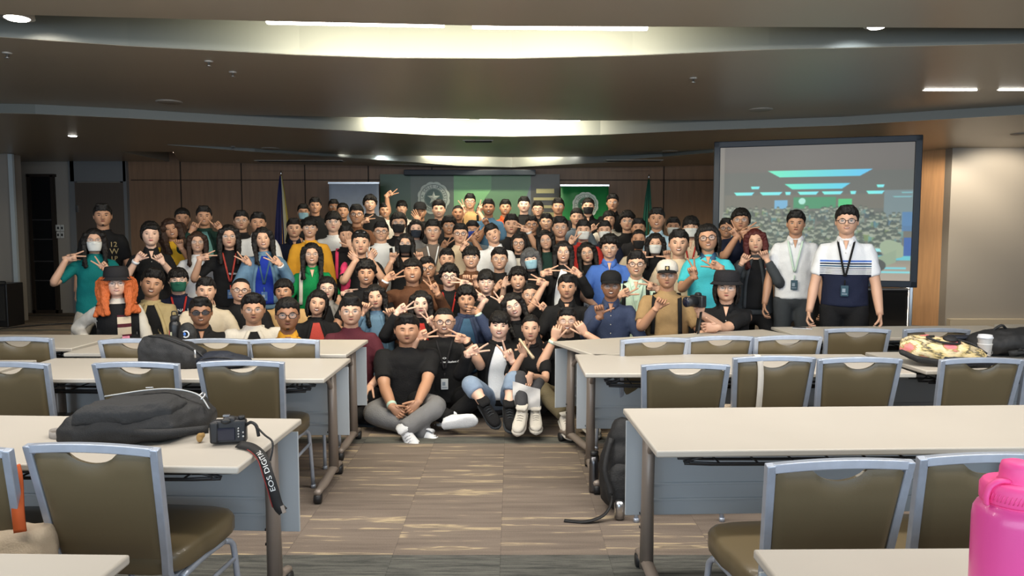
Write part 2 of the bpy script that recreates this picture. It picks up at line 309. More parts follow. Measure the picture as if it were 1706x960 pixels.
for px, py, z, lab in ((388, 120, 2.85, 'sprinkler head in the ceiling above the crowd, left one'), (1155, 130, 2.85, 'sprinkler head in the ceiling above the crowd, right one'), (388, 244, 2.75, 'sprinkler head in the far ceiling beside the speaker'), (12, 88, 2.85, 'small sprinkler head at the left edge of the ceiling'), (348, 102, 2.85, 'tiny pale detector in the near ceiling left of the sprinkler')):
    t = thing('sprinkler_head', lab, 'sprinkler', on(px, py, z), group='sprinkler heads'); M().tube([(0, 0, 0), (0, 0, -.008)], [.035, .03], 14).build('flange', m_housing, t)
    M().tube([(0, 0, -.008), (0, 0, -.03), (0, 0, -.036), (0, 0, -.04)], [.01, .007, .02, .02], 10).build('nozzle', m_alu, t)
for px, py, z, w, lab in ((797, 235, 2.75, .42, 'square air vent in the ceiling above the green wall'), (500, 268, 2.62, 1.4, 'long air vent slot over the left wall panels'), (1056, 267.5, 2.62, .9, 'long air vent slot over the right wall panels')):
    t = thing('ceiling_vent', lab, 'vent', on(px, py, z), group='air vents in the ceiling'); M().box((0, 0, -.004), (w, .22, .008)).build('frame', m_housing, t, False); mm = M()
    for k in range(5): mm.box((0, -.08+.04*k, -.009), (w-.05, .016, .006))
    mm.build('slat', m_dark, t, False)
# ================================================================= BACKDROP
gw = thing('backdrop_wall', 'green printed backdrop wall with the round white seal', 'backdrop', (0, 13.55, 0))
GX0, GX1 = at(634, 400, 13.5).x, at(932, 400, 13.5).x; GT = at(780, 292, 13.5).z
gp = [('green_dark', srgb(58, 88, 60)), ('green_mid', srgb(92, 132, 92)), ('green_light', srgb(120, 178, 118)), ('green_grey', srgb(88, 100, 84)), ('blue_grey', srgb(96, 106, 112)), ('olive_brown', srgb(66, 62, 50)), ('green_deep', srgb(40, 74, 58))]
gm = [mat('backdrop_'+n, c, .35) for n, c in gp]
M().box(((GX0+GX1)/2, .02, GT/2+.02), (GX1-GX0, .06, GT), 0).build('panel', gm[0], gw, False)
gm_ = M(); w_ = GX1-GX0
def gq(pts, mi): gm_.add([(GX0+w_*u, -.016-.0005*len(gm_.f), .02+GT*v) for u, v in pts], [tuple(range(len(pts)))], mi)
gq([(0, 0), (.17, 0), (.17, 1), (0, 1)], 0); gq([(.17, 0), (.30, 0), (.30, 1), (.17, 1)], 3); gq([(.30, 0), (.41, 0), (.41, 1), (.30, 1)], 3); gq([(.41, 0), (.62, 0), (.62, 1), (.41, 1)], 2)
gq([(.62, 0), (.84, 0), (.84, 1), (.62, 1)], 1); gq([(.45, 0), (.62, .0), (.74, 1), (.68, 1), (.4, .5)], 1); gq([(.58, .0), (.84, .0), (.84, .93)], 4); gq([(.84, 0), (1, 0), (1, 1), (.84, 1)], 5); gq([(.5, 0), (.6, .5), (.55, .8), (.45, .5)], 6)
gm_.build('printed_panel', gm, gw, False)
mm = M()
for k in range(7): mm.box((GX0+w_*.92, -.03, GT-.28-.14*k), (w_*(.13 if k % 2 else .10), .012, .05 if k % 3 else .08))
mm.build('lit_window_print', mat('backdrop_gold', srgb(196, 186, 130), .4), gw, False)
tag(M().box((at(783, 288, 13.4).x, 13.35, at(783, 288, 13.4).z), (2.32, .1, .10)).build('screen_housing', mat('navy_black', (.008, .014, .024), .5), smooth=False, bevel=.01), 'dark roller housing above the green backdrop wall', 'housing')
def seal(parent, name, c, r, green):
    s = empty(name, c); s.parent = parent; mw = mat('seal_white', (.62, .68, .6), .5); m = M()
    n = 144; rim = [V(r*(1+.055*abs(math.sin(6*a))-.03)*math.cos(a), 0, r*(1+.055*abs(math.sin(6*a))-.03)*math.sin(a)) for a in [2*PI*i/n for i in range(n)]]
    m.loft([[p for p in rim], [p+V(0, -.008, 0) for p in rim]]); m.build('rosette', mw, s, False)
    for nm, ro, ri in (('ring', .86*r, .83*r), ('ring', .60*r, .56*r)):
        m = M(); nn = 64; A = lambda q, y: [V(q*math.cos(2*PI*i/nn), y, q*math.sin(2*PI*i/nn)) for i in range(nn)]
        m.loft([A(ri, -.0085), A(ri, -.011), A(ro, -.011), A(ro, -.0085)], cap=False); m.build(nm, green, s, False)
    m = M(); m.loft([[V(.55*r*math.cos(2*PI*i/48), y, .55*r*math.sin(2*PI*i/48)) for i in range(48)] for y in (-.008, -.011)]); m.build('inner_disc', green, s, False)
    m = M(); st = []
    for i in range(10): q = (.42 if i % 2 == 0 else .17)*r; a = PI/2+PI*i/5; st.append(V(q*math.cos(a), -.012, q*math.sin(a)))
    m.add(st+[V(0, -.03, 0)], [(i, 10, (i+1) % 10) for i in range(10)]); m.build('star', mw, s, False)
    m = M()
    def arc(txt, rad, size, a0, a1, flip=False):
        for i, ch in enumerate(txt):
            if ch == ' ': continue
            a = R(a0+(a1-a0)*i/(len(txt)-1)); vs, fs = letters(ch, size, .0); th = a-PI/2 if not flip else a+PI/2
            m.add([(rad*math.cos(a)+v.x*math.cos(th)-v.y*math.sin(th), -.012, rad*math.sin(a)+v.x*math.sin(th)+v.y*math.cos(th)) for v in vs], fs)
    arc('DE LA SALLE UNIVERSITY', .71*r, .24*r, 218, -38); arc('MANILA', .72*r, .24*r, 238, 302, True); m.build('lettering', green, s, False)
seal(gw, 'seal', (at(722.5, 330, 13.5).x, -.035, at(722.5, 330, 13.5).z), .285, gm[6])
# wooden panel lettering under the seal is hidden by the crowd
def rollup(label, px0, px1, pyt, d, m_, s=None):
    a, b = at(px0, pyt, d), at(px1, pyt, d); w = b.x-a.x; t = thing('roll_up_banner', label, 'banner', ((a.x+b.x)/2, d, 0), group='roll-up banners by the back wall')
    rings = [[V(-w/2+w*i/16, y+.006*math.sin(i*1.3+z*2), z) for i in range(17)] for y, z in [(0, .1), (0, .6), (0, 1.1), (0, a.z-.02)]]
    m = M().loft(rings, cap=False, closed=False); o = m.build('banner_sheet', m_, t); sl = o.modifiers.new('s', 'SOLIDIFY'); sl.thickness = .004
    M().box((0, .0, a.z), (w+.02, .03, .03)).build('top_rail', m_alu, t, False); M().box((0, .0, .05), (w+.04, .16, .1)).build('base', m_alu, t, False, .01); M().tube([(0, .04, .1), (0, .04, a.z)], .008).build('pole', m_alu, t)
    return t, a.z
t1, _ = rollup('pale blue-white roll-up banner left of the green wall', 548, 631, 305, 12.9, mat('pale_banner', srgb(186, 196, 212), .5, var=.06))
t2, _ = rollup('bright green roll-up banner with the round seal, right of the green wall', 934, 1014, 309, 12.9, mat('green_banner', srgb(44, 136, 74), .45, var=.15, vscale=3))
seal(t2, 'seal', (at(975, 342, 12.9).x-t2.location.x, -.02, at(975, 342, 12.9).z), .22, mat('seal_green', srgb(40, 110, 70), .5))
def flag(label, px, pyt, d, cols, side, wid):
    p = at(px, pyt, d); t = thing('flag_on_pole', label, 'flag', (p.x, d, 0), group='flags on standing poles'); H = p.z
    M().tube([(0, 0, .03), (0, 0, H-.04)], .013, 10).build('pole', mat('flag_pole_brass', srgb(150, 110, 60), .35, .6), t); M().tube([(0, 0, 0), (0, 0, .03), (0, 0, .05)], [.18, .17, .03], 24).build('base', m_blk, t)
    M().tube([(0, 0, H-.05), (0, 0, H-.03), (0, 0, H), (0, 0, H+.03)], [.012, .02, .016, .003], 10).build('finial', m_alu, t)
    for k, (c, x0, x1) in enumerate(cols):
        rings = []
        for z, q in ((H-.06, .12), (H-.35, .4), (H-.8, .7), (H-1.3, .95), (.75, 1)):
            rings.append([V((x0+(x1-x0)*i/12)*wid*q*1.0, .035*math.sin(i*1.5+k)*q-.02, z) for i in range(13)])
        o = M().loft(rings, cap=False, closed=False).build('flag_cloth', mat('flag_'+c[0], c[1], .7), t); sl = o.modifiers.new('s', 'SOLIDIFY'); sl.thickness = .004
flag('blue, white and red flag hanging on a pole at the left of the back wall', 468, 287, 12.6, [(('blue', srgb(20, 26, 84)), -.75, .25), (('white', srgb(190, 186, 160)), .2, .62), (('yellow', srgb(170, 150, 70)), .6, .75)], 1, .2)
flag('dark green flag hanging on a pole left of the projector screen', 1081, 293, 12.6, [(('green', srgb(14, 84, 68)), -1, .3), (('green', srgb(14, 84, 68)), .25, .6)], 1, .15)
# ---------------------------------------------------------------- projector screen
SL = (at(1190, 240, 9.4), at(1190, 470, 9.4)); SR = (at(1538, 221, 8.7), at(1526, 482, 8.7))
sc_t = thing('projection_screen', 'large black-framed projector screen showing a live picture of the crowd', 'screen', (SL[0].x, SL[0].y, 0))
bl = V(SL[0].x, SL[0].y, (SL[1].z)); u_ = V(SR[0].x-SL[0].x, SR[0].y-SL[0].y, 0); Wd = u_.length; u_.normalize(); nrm = V(u_.y, -u_.x, 0); ZB, ZT = (SL[1].z+SR[1].z)/2, (SL[0].z+SR[0].z)/2
O_ = V(*sc_t.location)
def sp(x, z, off=0): return u_*x + nrm*off + V(0, 0, z)
NX, NY = 460, 340
uu, vv = np.meshgrid(np.linspace(0, 1, NX), np.linspace(0, 1, NY)); img = np.zeros((NY, NX, 3))
base = np.array([[.0, 112, 108, 104], [.19, 104, 100, 96], [.2, 96, 100, 96], [.45, 100, 104, 98], [.78, 118, 118, 108], [.9, 165, 156, 140], [1, 178, 166, 150]])
for c in range(3): img[..., c] = np.interp(vv, base[:, 0], base[:, c+1])
img *= (1-.12*np.abs(uu-.45))[..., None]
def fill(mask, col, a=1): img[mask] = img[mask]*(1-a)+np.array(col)*a
def bar(u0, u1, v0, v1, c0, c1, sl=.02):
    k = (uu-u0)/(u1-u0); e = np.clip(np.minimum(k, 1-k)/.12, 0, 1); mk = (k > 0) & (k < 1) & (vv > v0) & (vv < v0+(v1-v0)*e); t = k[..., None]
    cc = np.array(c0)*(1-t)+np.array(c1)*t; img[mk] = cc[mk]
fill((vv > .2) & (vv < .45) & (uu > .03), (92, 96, 92), .5); fill((vv > .365) & (vv < .47) & (uu > .03) & (uu < .86), (112, 108, 96), .6)
bar(.26, .80, .185, .235, (110, 235, 190), (90, 190, 240)); bar(.35, .69, .285, .325, (100, 235, 200), (90, 200, 235))
for a, b, c in ((.08, .19, 0), (.22, .34, 0), (.355, .385, 0), (.42, .53, 0), (.545, .655, 0), (.69, .72, 0), (.77, .86, 0), (.17, .22, 1), (.82, .86, 1), (.94, 1, 2), (.9, 1, 3)):
    v0 = {0: .345, 1: .298, 2: .355, 3: .385}[c]; bar(a, b, v0, v0+(.022 if c < 2 else .01), (120, 240, 225), (120, 225, 240))
fill((uu > .30) & (uu < .37) & (vv > .405) & (vv < .47), (110, 170, 205)); fill((uu > .40) & (uu < .62) & (vv > .385) & (vv < .47), (60, 140, 100)); fill((uu > .63) & (uu < .70) & (vv > .40) & (vv < .47), (70, 190, 120))
fill((uu > .86) & (vv > .34) & (vv < .6), (120, 150, 160), .6); fill((uu-.445)**2*1.8+(vv-.415)**2 < .0006, (170, 225, 210))
rs = np.random.RandomState(3)
for k in range(520):
    cv = .455+.33*(k/520)+rs.rand()*.01; cu = .03+rs.rand()*(.92 if cv > .5 else .8); rr = .0085+.0095*(k/520); t = rs.rand()
    body = [(70, 90, 86), (52, 74, 72), (120, 150, 140), (90, 150, 150), (70, 110, 140), (126, 150, 90), (44, 60, 60), (104, 120, 112), (60, 84, 76), (48, 66, 66)][rs.randint(10)]
    d2 = ((uu-cu)/.9)**2+((vv-cv)/1.45)**2; fill((np.abs(uu-cu) < rr*1.25) & (vv > cv+rr) & (vv < cv+rr*4.5), body, .6); fill(d2 < rr*rr, (140+24*t, 146+24*t, 128+24*t), .85)
    fill((d2 < (rr*1.12)**2) & (vv < cv-rr*.45), (46, 62, 58), .65)
for u0, u1, v0, v1, c in ((.0, .36, .79, .81, (130, 215, 215)), (.05, .36, .83, .85, (120, 200, 205)), (.66, .92, .765, .79, (150, 235, 240)), (.7, 1, .815, .85, (90, 200, 215)), (.72, .98, .9, .915, (110, 210, 225)), (.8, 1, .93, .945, (120, 220, 230))):
    fill((uu > u0) & (uu < u1) & (vv > v0) & (vv < v1), c, .85)
hx = (uu-.91)*.9+(vv-.77)*.5; hy = (vv-.77)*.8-(uu-.91)*.6; fill((hx/.075)**2+(hy/.055)**2 < 1, (150, 168, 140)); fill((uu > .80) & (uu < .93) & (np.abs(vv-(.885-(uu-.82)*.6)) < .045), (140, 160, 134)); fill(((uu-.82)/.06)**2+((vv-.89)/.05)**2 < 1, (64, 72, 70))
fill((uu > .965) & (vv > .685) & (vv < .82), (40, 90, 160)); fill((uu > .95) & (vv > .50) & (vv < .64), (60, 120, 180), .7)
fill((uu < .025), (150, 144, 134), .5)
img[:, :, :] = sum(np.roll(np.roll(img, a_, 0), b_, 1) for a_ in (-1, 0, 1) for b_ in (-1, 0, 1))/9
lin = np.where(img/255 <= .04045, img/255/12.92, ((img/255+.055)/1.055)**2.4)
m = M(); fr = .075
m.v = [tuple(sp(fr+(Wd-2*fr)*(i/(NX-1)), ZT-fr-(ZT-ZB-2*fr)*(j/(NY-1)), -.01)) for j in range(NY) for i in range(NX)]
m.f = [(j*NX+i, (j+1)*NX+i, (j+1)*NX+i+1, j*NX+i+1) for j in range(NY-1) for i in range(NX-1)]; m.m = [0]*len(m.f)
ms = bpy.data.materials.new('projected_picture'); ms.use_nodes = True; b = ms.node_tree.nodes['Principled BSDF']; at_ = ms.node_tree.nodes.new('ShaderNodeAttribute'); at_.attribute_name = 'picture'
ms.node_tree.links.new(at_.outputs['Color'], b.inputs['Emission Color']); b.inputs['Emission Strength'].default_value = .85; b.inputs['Base Color'].default_value = (.12, .12, .12, 1); b.inputs['Roughness'].default_value = .9
so = m.build('screen_sheet', ms, sc_t, False); ca = so.data.color_attributes.new('picture', 'FLOAT_COLOR', 'POINT'); cc = np.ones((NX*NY, 4)); cc[:, :3] = lin.reshape(-1, 3); ca.data.foreach_set('color', cc.ravel())
m_fr = mat('screen_frame_navy', (.012, .022, .038), .5); rot = Matrix([(u_.x, nrm.x, 0), (u_.y, nrm.y, 0), (0, 0, 1)]); m = M()
for cx, cz, w, h in ((Wd/2, ZT-fr/2, Wd, fr), (Wd/2, ZB+fr/2, Wd, fr), (fr/2, (ZT+ZB)/2, fr, ZT-ZB), (Wd-fr/2, (ZT+ZB)/2, fr, ZT-ZB)): m.box(sp(cx, cz), (w, .04, h), rot=rot)
m.build('frame', m_fr, sc_t, False, .008)
for x in (.12, Wd-.05):
    M().box(sp(x, ZB/2+.1, -.05), (.035, .035, ZB+.2), rot=rot).box(sp(x, .02, -.05), (.04, .9, .03), rot=rot).build('leg', m_alu, sc_t, False, .004)
# black kit under and beside the screen
def kit(name, label, cat, c, dims, fn):
    t = thing(name, label, cat, (c[0], c[1], 0)); M().box((0, 0, dims[2]/2), dims).build('body', m_blk, t, False, .012); fn(t, dims); return t
def f_cab(t, d):
    M().box((0, -d[1]/2-.006, d[2]*.5), (d[0]*.86, .012, d[2]*.8)).build('glass_door', m_glassd, t, False, .004); M().box((0, -d[1]/2-.01, d[2]*.97), (d[0], .02, .02)).build('edge_strip', m_alu, t, False)
kit('equipment_cabinet', 'black equipment cabinet with a glass door standing under the projector screen', 'cabinet', (5.55, 11.3), (.62, .5, .66), f_cab)
kit('equipment_rack', 'low black equipment rack behind the two people by the screen', 'cabinet', (4.35, 10.9), (.5, .45, .72), f_cab)
def f_spk(t, d):
    M().box((0, -d[1]/2-.006, d[2]*.55), (d[0]*.85, .012, d[2]*.8)).build('grille', mat('black_mesh', (.02, .02, .02), .8, bump=.5, bscale=600), t, False, .004); M().tube([(-.1, 0, d[2]), (-.1, 0, d[2]+.02), (.1, 0, d[2]+.02), (.1, 0, d[2])], .01).build('handle', m_blk, t)
kit('loudspeaker', 'black loudspeaker box standing on the floor at the left wall', 'speaker', (-8.12, 11.85), (.5, .4, .68), f_spk)
sv = at(1508, 540, 11.2); tag(M().tube([(sv.x, sv.y, 0), (sv.x, sv.y, .02), (sv.x, sv.y, .021), (sv.x, sv.y, .85)], [.12, .12, .09, .09], 24).build('bollard', m_alu), 'short brushed metal cylinder standing right under the projector screen', 'post')
cb = bez([(-9.2, 10.9, .012), (-8.1, 11.2, .012), (-7.4, 11.9, .012), (-7.0, 12.1, .012), (-6.2, 12.9, .012)])
tag(M().tube(cb, .011).build('floor_cable', m_blk), 'black cable lying on the floor at the far left', 'cable')
# ================================================================= TABLES
m_top = mat('cream_laminate', srgb(190, 183, 172), .42, var=.02, vscale=3); m_edge = mat('cream_edge_band', srgb(204, 194, 178), .4)
m_leg = mat('taupe_painted_steel', srgb(140, 128, 118), .4, .2); m_panel = mat('blue_grey_panel', srgb(184, 190, 194), .45, bump=.1, bscale=700); m_cast = mat('black_caster', (.015, .015, .016), .5)
m_rack = mat('dark_rack', (.03, .03, .032), .5)
def make_table(label, loc, rz):
    t = thing('folding_table', label, 'table', loc, rz, 'cream folding tables in rows')
    M().box((0, 0, .7175), (1.8, .64, .025)).build('tabletop', [m_top], t, True, .006)
    M().box((0, .30, .47), (1.78, .012, .42)).box((0, .292, .40), (1.6, .01, .012)).box((0, .292, .33), (1.6, .01, .012)).build('modesty_panel', m_panel, t, False, .003)
    for sx in (-1, 1):
        x = sx*.81
        lg = M().tube([(x, .22, .06), (x, .215, .4), (x, .20, .705)], [.030, .027, .027], 12, flat=1.35, up=(0, 1, 0)).tube(bez([(x, .20, .56), (x, .13, .62), (x, .02, .685), (x, -.15, .70)]), .014, 8).box((x, .0, .70), (.05, .5, .012)).build('leg', m_leg, t)
        M().tube([(x+sx*.0-.028*1, .2, z) for z in ()] or [(x-.031, .215, .30), (x-.034, .215, .30)], .006, 8).tube([(x-.031, .215, .24), (x-.034, .215, .24)], .006, 8).build('bolt', m_cast, lg)
        ft = M().tube(bez([(x, -.17, .062), (x, .0, .066), (x, .22, .085), (x, .37, .066)], 4), [.022]*3+[.028]*7+[.02]*3, 8, flat=.8, up=(0, 0, 1)).build('foot', m_leg, t)
        for y in (-.15, .36):
            M().tube([(x-.018, y, .03), (x+.018, y, .03)], .03, 14).tube([(x, y, .03), (x, y, .06)], .01, 8).build('caster', m_cast, ft)
    m = M()
    for yy, z in ((-.17, .635), (-.10, .61), (0, .60), (.1, .60), (.2, .61)):
        m.tube(bez([(-.70, yy, .70), (-.69, yy, z+.03), (-.64, yy, z), (.64, yy, z), (.69, yy, z+.03), (.70, yy, .70)], 4), .006, 6)
    for i in range(9): x = -.6+.15*i; m.tube([(x, -.17, .635), (x, -.1, .61), (x, .2, .61)], .004, 5)
    m.build('book_rack', m_rack, t); return t
tb0 = None; KT = {}
def cache(o):
    KIDS[o.name] = kids(o)
    for c in KIDS[o.name]: KIDS[c.name] = kids(c)
def put_table(label, mid, ang, side):                  # mid = middle of its aisle edge, side = which way it runs from there
    global tb0
    a = R(ang); u = V(math.cos(a), math.sin(a), 0); c = V(mid[0], mid[1], 0) + u*side*.9
    if tb0 is None: tb0 = make_table(label, c, a); cache(tb0); return tb0
    o = dup(tb0); o.location = c; o.rotation_euler = (0, 0, a); o['label'] = label; return o
for a in (('cream table carrying the black backpack and camera, front left, nearest full row', (-.88, 2.72), -2.6, -1), ('cream table left of the aisle with the black bags, one row behind the camera table', (-.98, 4.19), -.2, -1),
          ('cream table left of the aisle right in front of the crowd', (-1.03, 4.97), -1.5, -1), ('cream table at the far left edge in front of the black bucket hat and vest', (-2.90, 5.22), -.6, -1),
          ('cream table cut by the left edge, same row as the black bags', (-2.84, 4.13), 1, -1), ('cream table corner at the bottom left corner of the picture', (-.92, 1.42), -1.4, -1),
          ('long empty cream table right of the aisle, nearest full row', (.495, 2.90), 2.1, 1), ('cream table right of the aisle with three chairs pushed to it, second row', (.395, 4.34), 0, 1),
          ('cream table set at a slant right of the aisle in front of the crowd', (.40, 4.91), 21, 1), ('cream table on the right with a phone on it, before the two standing people', (2.10, 5.68), 3.0, 1),
          ('cream table carrying the floral bag and paper cups on the right', (2.27, 4.42), 3.5, 1), ('cream table at the bottom right under the pink bottle', (.59, 1.45), .8, 1), ('cream table cut by the right edge behind the black backpack', (4.0, 5.85), 2, 1)): put_table(*a)
# ================================================================= CHAIRS
m_cf = mat('chair_frame_silver', srgb(178, 186, 200), .36, .45, var=.06, vscale=30); m_vin = mat('olive_vinyl', srgb(104, 91, 66), .38, bump=.05, bscale=300, coat=.15)
CH_H, CH_W = .82, .42
def make_chair(label):
    t = thing('banquet_chair', label, 'chair', group='olive banquet chairs')
    def bp(x, z): return V(x*(1 if z > .44 else 1), -.19 - .085*(z-.42)/.4, z)
    hw = lambda z: CH_W/2 - .026*(CH_H-z)/.4
    f = M()
    for s in (-1, 1):
        pts = bez([bp(s*hw(CH_H), CH_H+.013), bp(s*hw(.6), .6), bp(s*hw(.46), .46), (s*.172, -.165, .37), (s*.17, -.10, .355), (s*.17, .02, .355)], 5)
        f.tube(pts, .0185, 4, up=(1, 0, 0), ph=PI/4)
    pts = [bp(x, CH_H+.010*(1-(x/(CH_W/2))**2)) for x in np.linspace(-CH_W/2+.008, CH_W/2-.008, 12)]
    f.tube(pts, .0195, 4, up=(0, 1, 0), ph=PI/4).build('back_frame', m_cf, t, True, .003)
    nx, W2 = 25, CH_W/2-.0125; out = []; m = M(); rows = []
    for side in (1, -1):
        g = []
        for j in range(13):
            k = j/12; r = []
            for i in range(nx):
                x = -1+2*i/(nx-1); z0, z1 = .445, CH_H-.010
                notch = .034*max(0, 1-(abs(x)/.40)**2)**.7 if abs(x) < .40 else 0
                ztop = z1-notch-.014*max(0, abs(x)-.93)/.07; z = z0+(ztop-z0)*k; xx = x*(W2-.026*(CH_H-z)/.4)
                e = min(1, min(1-abs(x), 1)*9)*min(1, min(k, 1-k)*8+0.0); puff = .013*math.sqrt(max(0, e))
                r.append(bp(xx, z) + V(0, side*(-1)*(.006+puff), 0))
            g.append(r)
        rows.append(g)
    m.loft(rows[0], closed=False, cap=False)
    m.loft([list(reversed(r)) for r in rows[1]], closed=False, cap=False)
    per = lambda g: [p for p in g[0]] + [g[j][-1] for j in range(1, 13)] + list(reversed(g[-1]))[1:] + [g[j][0] for j in range(11, 0, -1)]
    m.loft([per(rows[1]), per(rows[0])], cap=False); m.build('backrest_pad', m_vin, t)
    s_ = M(); rg = []
    for z, k in ((.375, .94), (.385, 1), (.43, 1), (.447, .97), (.455, .9), (.458, .6), (.458, .05)):
        r = []
        for i in range(36):
            a = 2*PI*i/36; ca, sa = math.cos(a), math.sin(a); q = 1/max(abs(ca)**5+abs(sa)**5, 1e-9)**.2
            r.append(V(.225*k*q*ca*(1-.04*(sa < 0)), .04+.225*k*q*sa, z))
        rg.append(r)
    s_.loft(rg).build('seat', m_vin, t)
    for s in (-1, 1):
        x = s*.195; fr = M().tube(bez([(x, -.13, .355), (x*1.01, 0, .365), (x*1.02, .15, .36)], 4), .013, 6).tube([(x*1.08, -.155, .27), (x*1.08, .2, .27)], .009, 6).build('side_rail', m_cf, t)
        M().tube(bez([(x, -.13, .355), (x*1.06, -.16, .325), (x*1.08, -.165, .27), (x*1.14, -.20, .012)], 4), .0115, 6).tube([(x*1.14, -.2, .0), (x*1.14, -.2, .02)], .015, 8).build('leg', m_cf, t)
        M().tube(bez([(x*1.02, .15, .36), (x*1.06, .195, .335), (x*1.08, .21, .27), (x*1.12, .235, .012)], 4), .0115, 6).tube([(x*1.12, .235, .0), (x*1.12, .235, .02)], .015, 8).build('leg', m_cf, t)
    return t
ch0 = None
def put_chair(label, px, d, rz=0, xw=None):
    global ch0
    p = at(px, 600, d); y = d+.26; a = R(rz); loc = V(p.x if xw is None else xw, y, 0)
    off = Matrix.Rotation(a, 3, 'Z') @ V(0, -.26, 0); loc = V(loc.x, d, 0) - off
    if ch0 is None: ch0 = make_chair(label); cache(ch0); o = ch0
    else: o = dup(ch0); o['label'] = label
    o.location = loc; o.rotation_euler = (0, 0, a); return o
for a in (('olive banquet chair at the front left, its seat showing on the right', 152, 2.3, -6), ('olive banquet chair cut by the left edge with the orange strap beside it', -98, 2.28, -3),
          ('olive banquet chair behind the black backpack, middle one of three in that left row', 229, 3.76, -2), ('olive banquet chair nearest the aisle in the left row behind the camera', 403, 3.80, 0), ('olive banquet chair cut by the left edge in the row behind the backpack', 14, 3.76, -2),
          ('olive chair top at the far left table in front of the black vest', 34, 4.66, 0), ('olive chair top mostly hidden behind the upright black bag', 228, 4.58, 0), ('olive chair top just right of the upright black bag', 362, 4.58, 0), ('olive chair top nearest the aisle in the last left row', 474, 4.58, 0),
          ('olive banquet chair at the bottom right with its tan seat sticking out on the left', 1401, 2.14, 5), ('olive banquet chair behind the pink bottle', 1652, 2.2, 3),
          ('olive banquet chair nearest the aisle in the second right row, standing lower than its neighbours', 1141, 3.72, 1), ('olive banquet chair with a white bag strap over its back', 1288, 3.94, 2), ('olive banquet chair right of the one with the white strap', 1430, 3.90, 1), ('olive banquet chair in front of the paper cups', 1632, 3.88, 2), ('olive chair cut by the right edge beside the one at the paper cups', 1772, 3.9, 2),
          ('olive chair top nearest the aisle at the slanted table', 1089, 4.62, 10), ('olive chair top second from the aisle at the slanted table', 1198, 4.70, 8), ('olive chair top third from the aisle at the slanted table', 1310, 4.72, 5),
          ('olive chair top left of the floral bag', 1425, 5.08, -2), ('olive chair top right behind the floral bag', 1556, 5.08, -2)): put_chair(*a)
# ================================================================= THINGS ON AND UNDER THE TABLES
TZ = .731
m_nyl = mat('black_nylon', (.012, .012, .013), .62, bump=.35, bscale=260); m_nyl2 = mat('black_fabric_panel', (.02, .02, .021), .75, bump=.3, bscale=120); m_navy = mat('navy_nylon', (.010, .014, .026), .6, bump=.3, bscale=200)
m_zip = mat('grey_reflective_zip', srgb(176, 178, 178), .35); m_webg = mat('grey_webbing', srgb(150, 144, 138), .8)
c = on(243, 722, .73); t = thing('backpack', 'big black backpack lying flat on the near left table beside the camera', 'backpack', (c.x, c.y, TZ), R(14), 'black backpacks')
M().loft([[V(x*k, y*k, z) for x, y in ((-.27, -.13), (-.25, .0), (-.15, .15), (.0, .19), (.17, .17), (.245, .09), (.24, -.02), (.13, -.17), (.0, -.19), (-.2, -.17))] for z, k in ((.004, .9), (.02, 1), (.06, 1), (.10, .86), (.125, .55), (.13, .1))]).ell((.02, .08, .09), (.20, .09, .058)).build('bag_body', m_nyl, t, True, remesh=.008, sm=3, disp=.018, dsc=.07)
M().loft([[V(x*k-.02, y*k-.06, z) for x, y in ((-.19, -.09), (-.17, .0), (-.08, .08), (.12, .09), (.18, .03), (.14, -.08), (.0, -.12))] for z, k in ((.08, 1.0), (.12, 1), (.145, .8), (.15, .1))]).build('front_pocket', m_nyl2, t, True, remesh=.008, sm=3, disp=.014, dsc=.06)
M().ribbon(bez([(-.15, .045, .140), (0, .05, .156), (.1, .045, .155), (.19, .01, .135), (.235, -.04, .09)]), (0, 1, .3), .006, .0015).build('zip', m_zip, t)
M().tube(bez([(.19, .01, .13), (.205, .02, .14), (.215, 0, .135), (.2, -.01, .12)]), .003).build('zip_pull', m_alu, t)
M().ribbon(bez([(-.2, .04, .04), (-.29, .075, .012), (-.34, .05, .01), (-.31, -.01, .01), (-.2, -.02, .03)]), [V(0, .2, 1)]*25, .028, .0015).build('webbing_loop', m_webg, t)
M().box((-.01, .135, .148), (.026, .014, .003), rot=Matrix.Rotation(R(-20), 3, 'X')).build('white_label', mat('white_tag', (.7, .7, .7), .5), t, False)
M().ribbon(bez([(-.24, -.1, .04), (-.05, -.17, .05), (.1, -.2, .045), (.24, -.12, .03)]), (0, .3, 1), .03, .003).build('shoulder_strap', m_nyl, t)
c = on(333, 737, .73); t = tag(M().ell((c.x, c.y, TZ+.017), (.012, .014, .017)).ell((c.x+.01, c.y+.005, TZ+.024), (.008, .009, .010)).ell((c.x+.004, c.y-.01, TZ+.010), (.01, .009, .009)).build('plush_charm', mat('tan_plush', srgb(190, 150, 90), .9, bump=.8, bscale=500), None, True, remesh=.003), 'tiny tan plush charm hanging from the zip of the big black backpack', 'charm')
# --- camera, its back towards us
c = on(380, 742, .73); t = thing('camera', 'black digital camera on the near left table, its screen facing us', 'camera', (c.x, c.y+.02, TZ), R(10))
m_cam = mat('black_camera_body', (.014, .015, .018), .42, bump=.2, bscale=700); m_lcd = mat('camera_screen', (.012, .014, .03), .08)
M().box((0, 0, .046), (.118, .042, .084)).box((0, 0, .09), (.052, .044, .022), taper=.7).box((-.05, -.0, .046), (.03, .058, .078)).build('body', m_cam, t, True, .008)
M().box((-.012, -.023, .040), (.068, .005, .046)).build('rear_screen', m_lcd, t, False, .002); M().ell((-.008, -.026, .088), (.017, .012, .010)).build('eyecup', m_cast, t)
M().tube([(0, .02, .045), (0, .07, .045), (0, .10, .045)], [.036, .034, .031], 22).build('lens', m_cam, t)
M().tube([(.042, 0, .088), (.042, 0, .100)], .012, 16).build('mode_dial', m_cast, t); M().box((-.01, 0, .104), (.022, .018, .005)).build('hot_shoe', m_alu, t, False)
m = M()
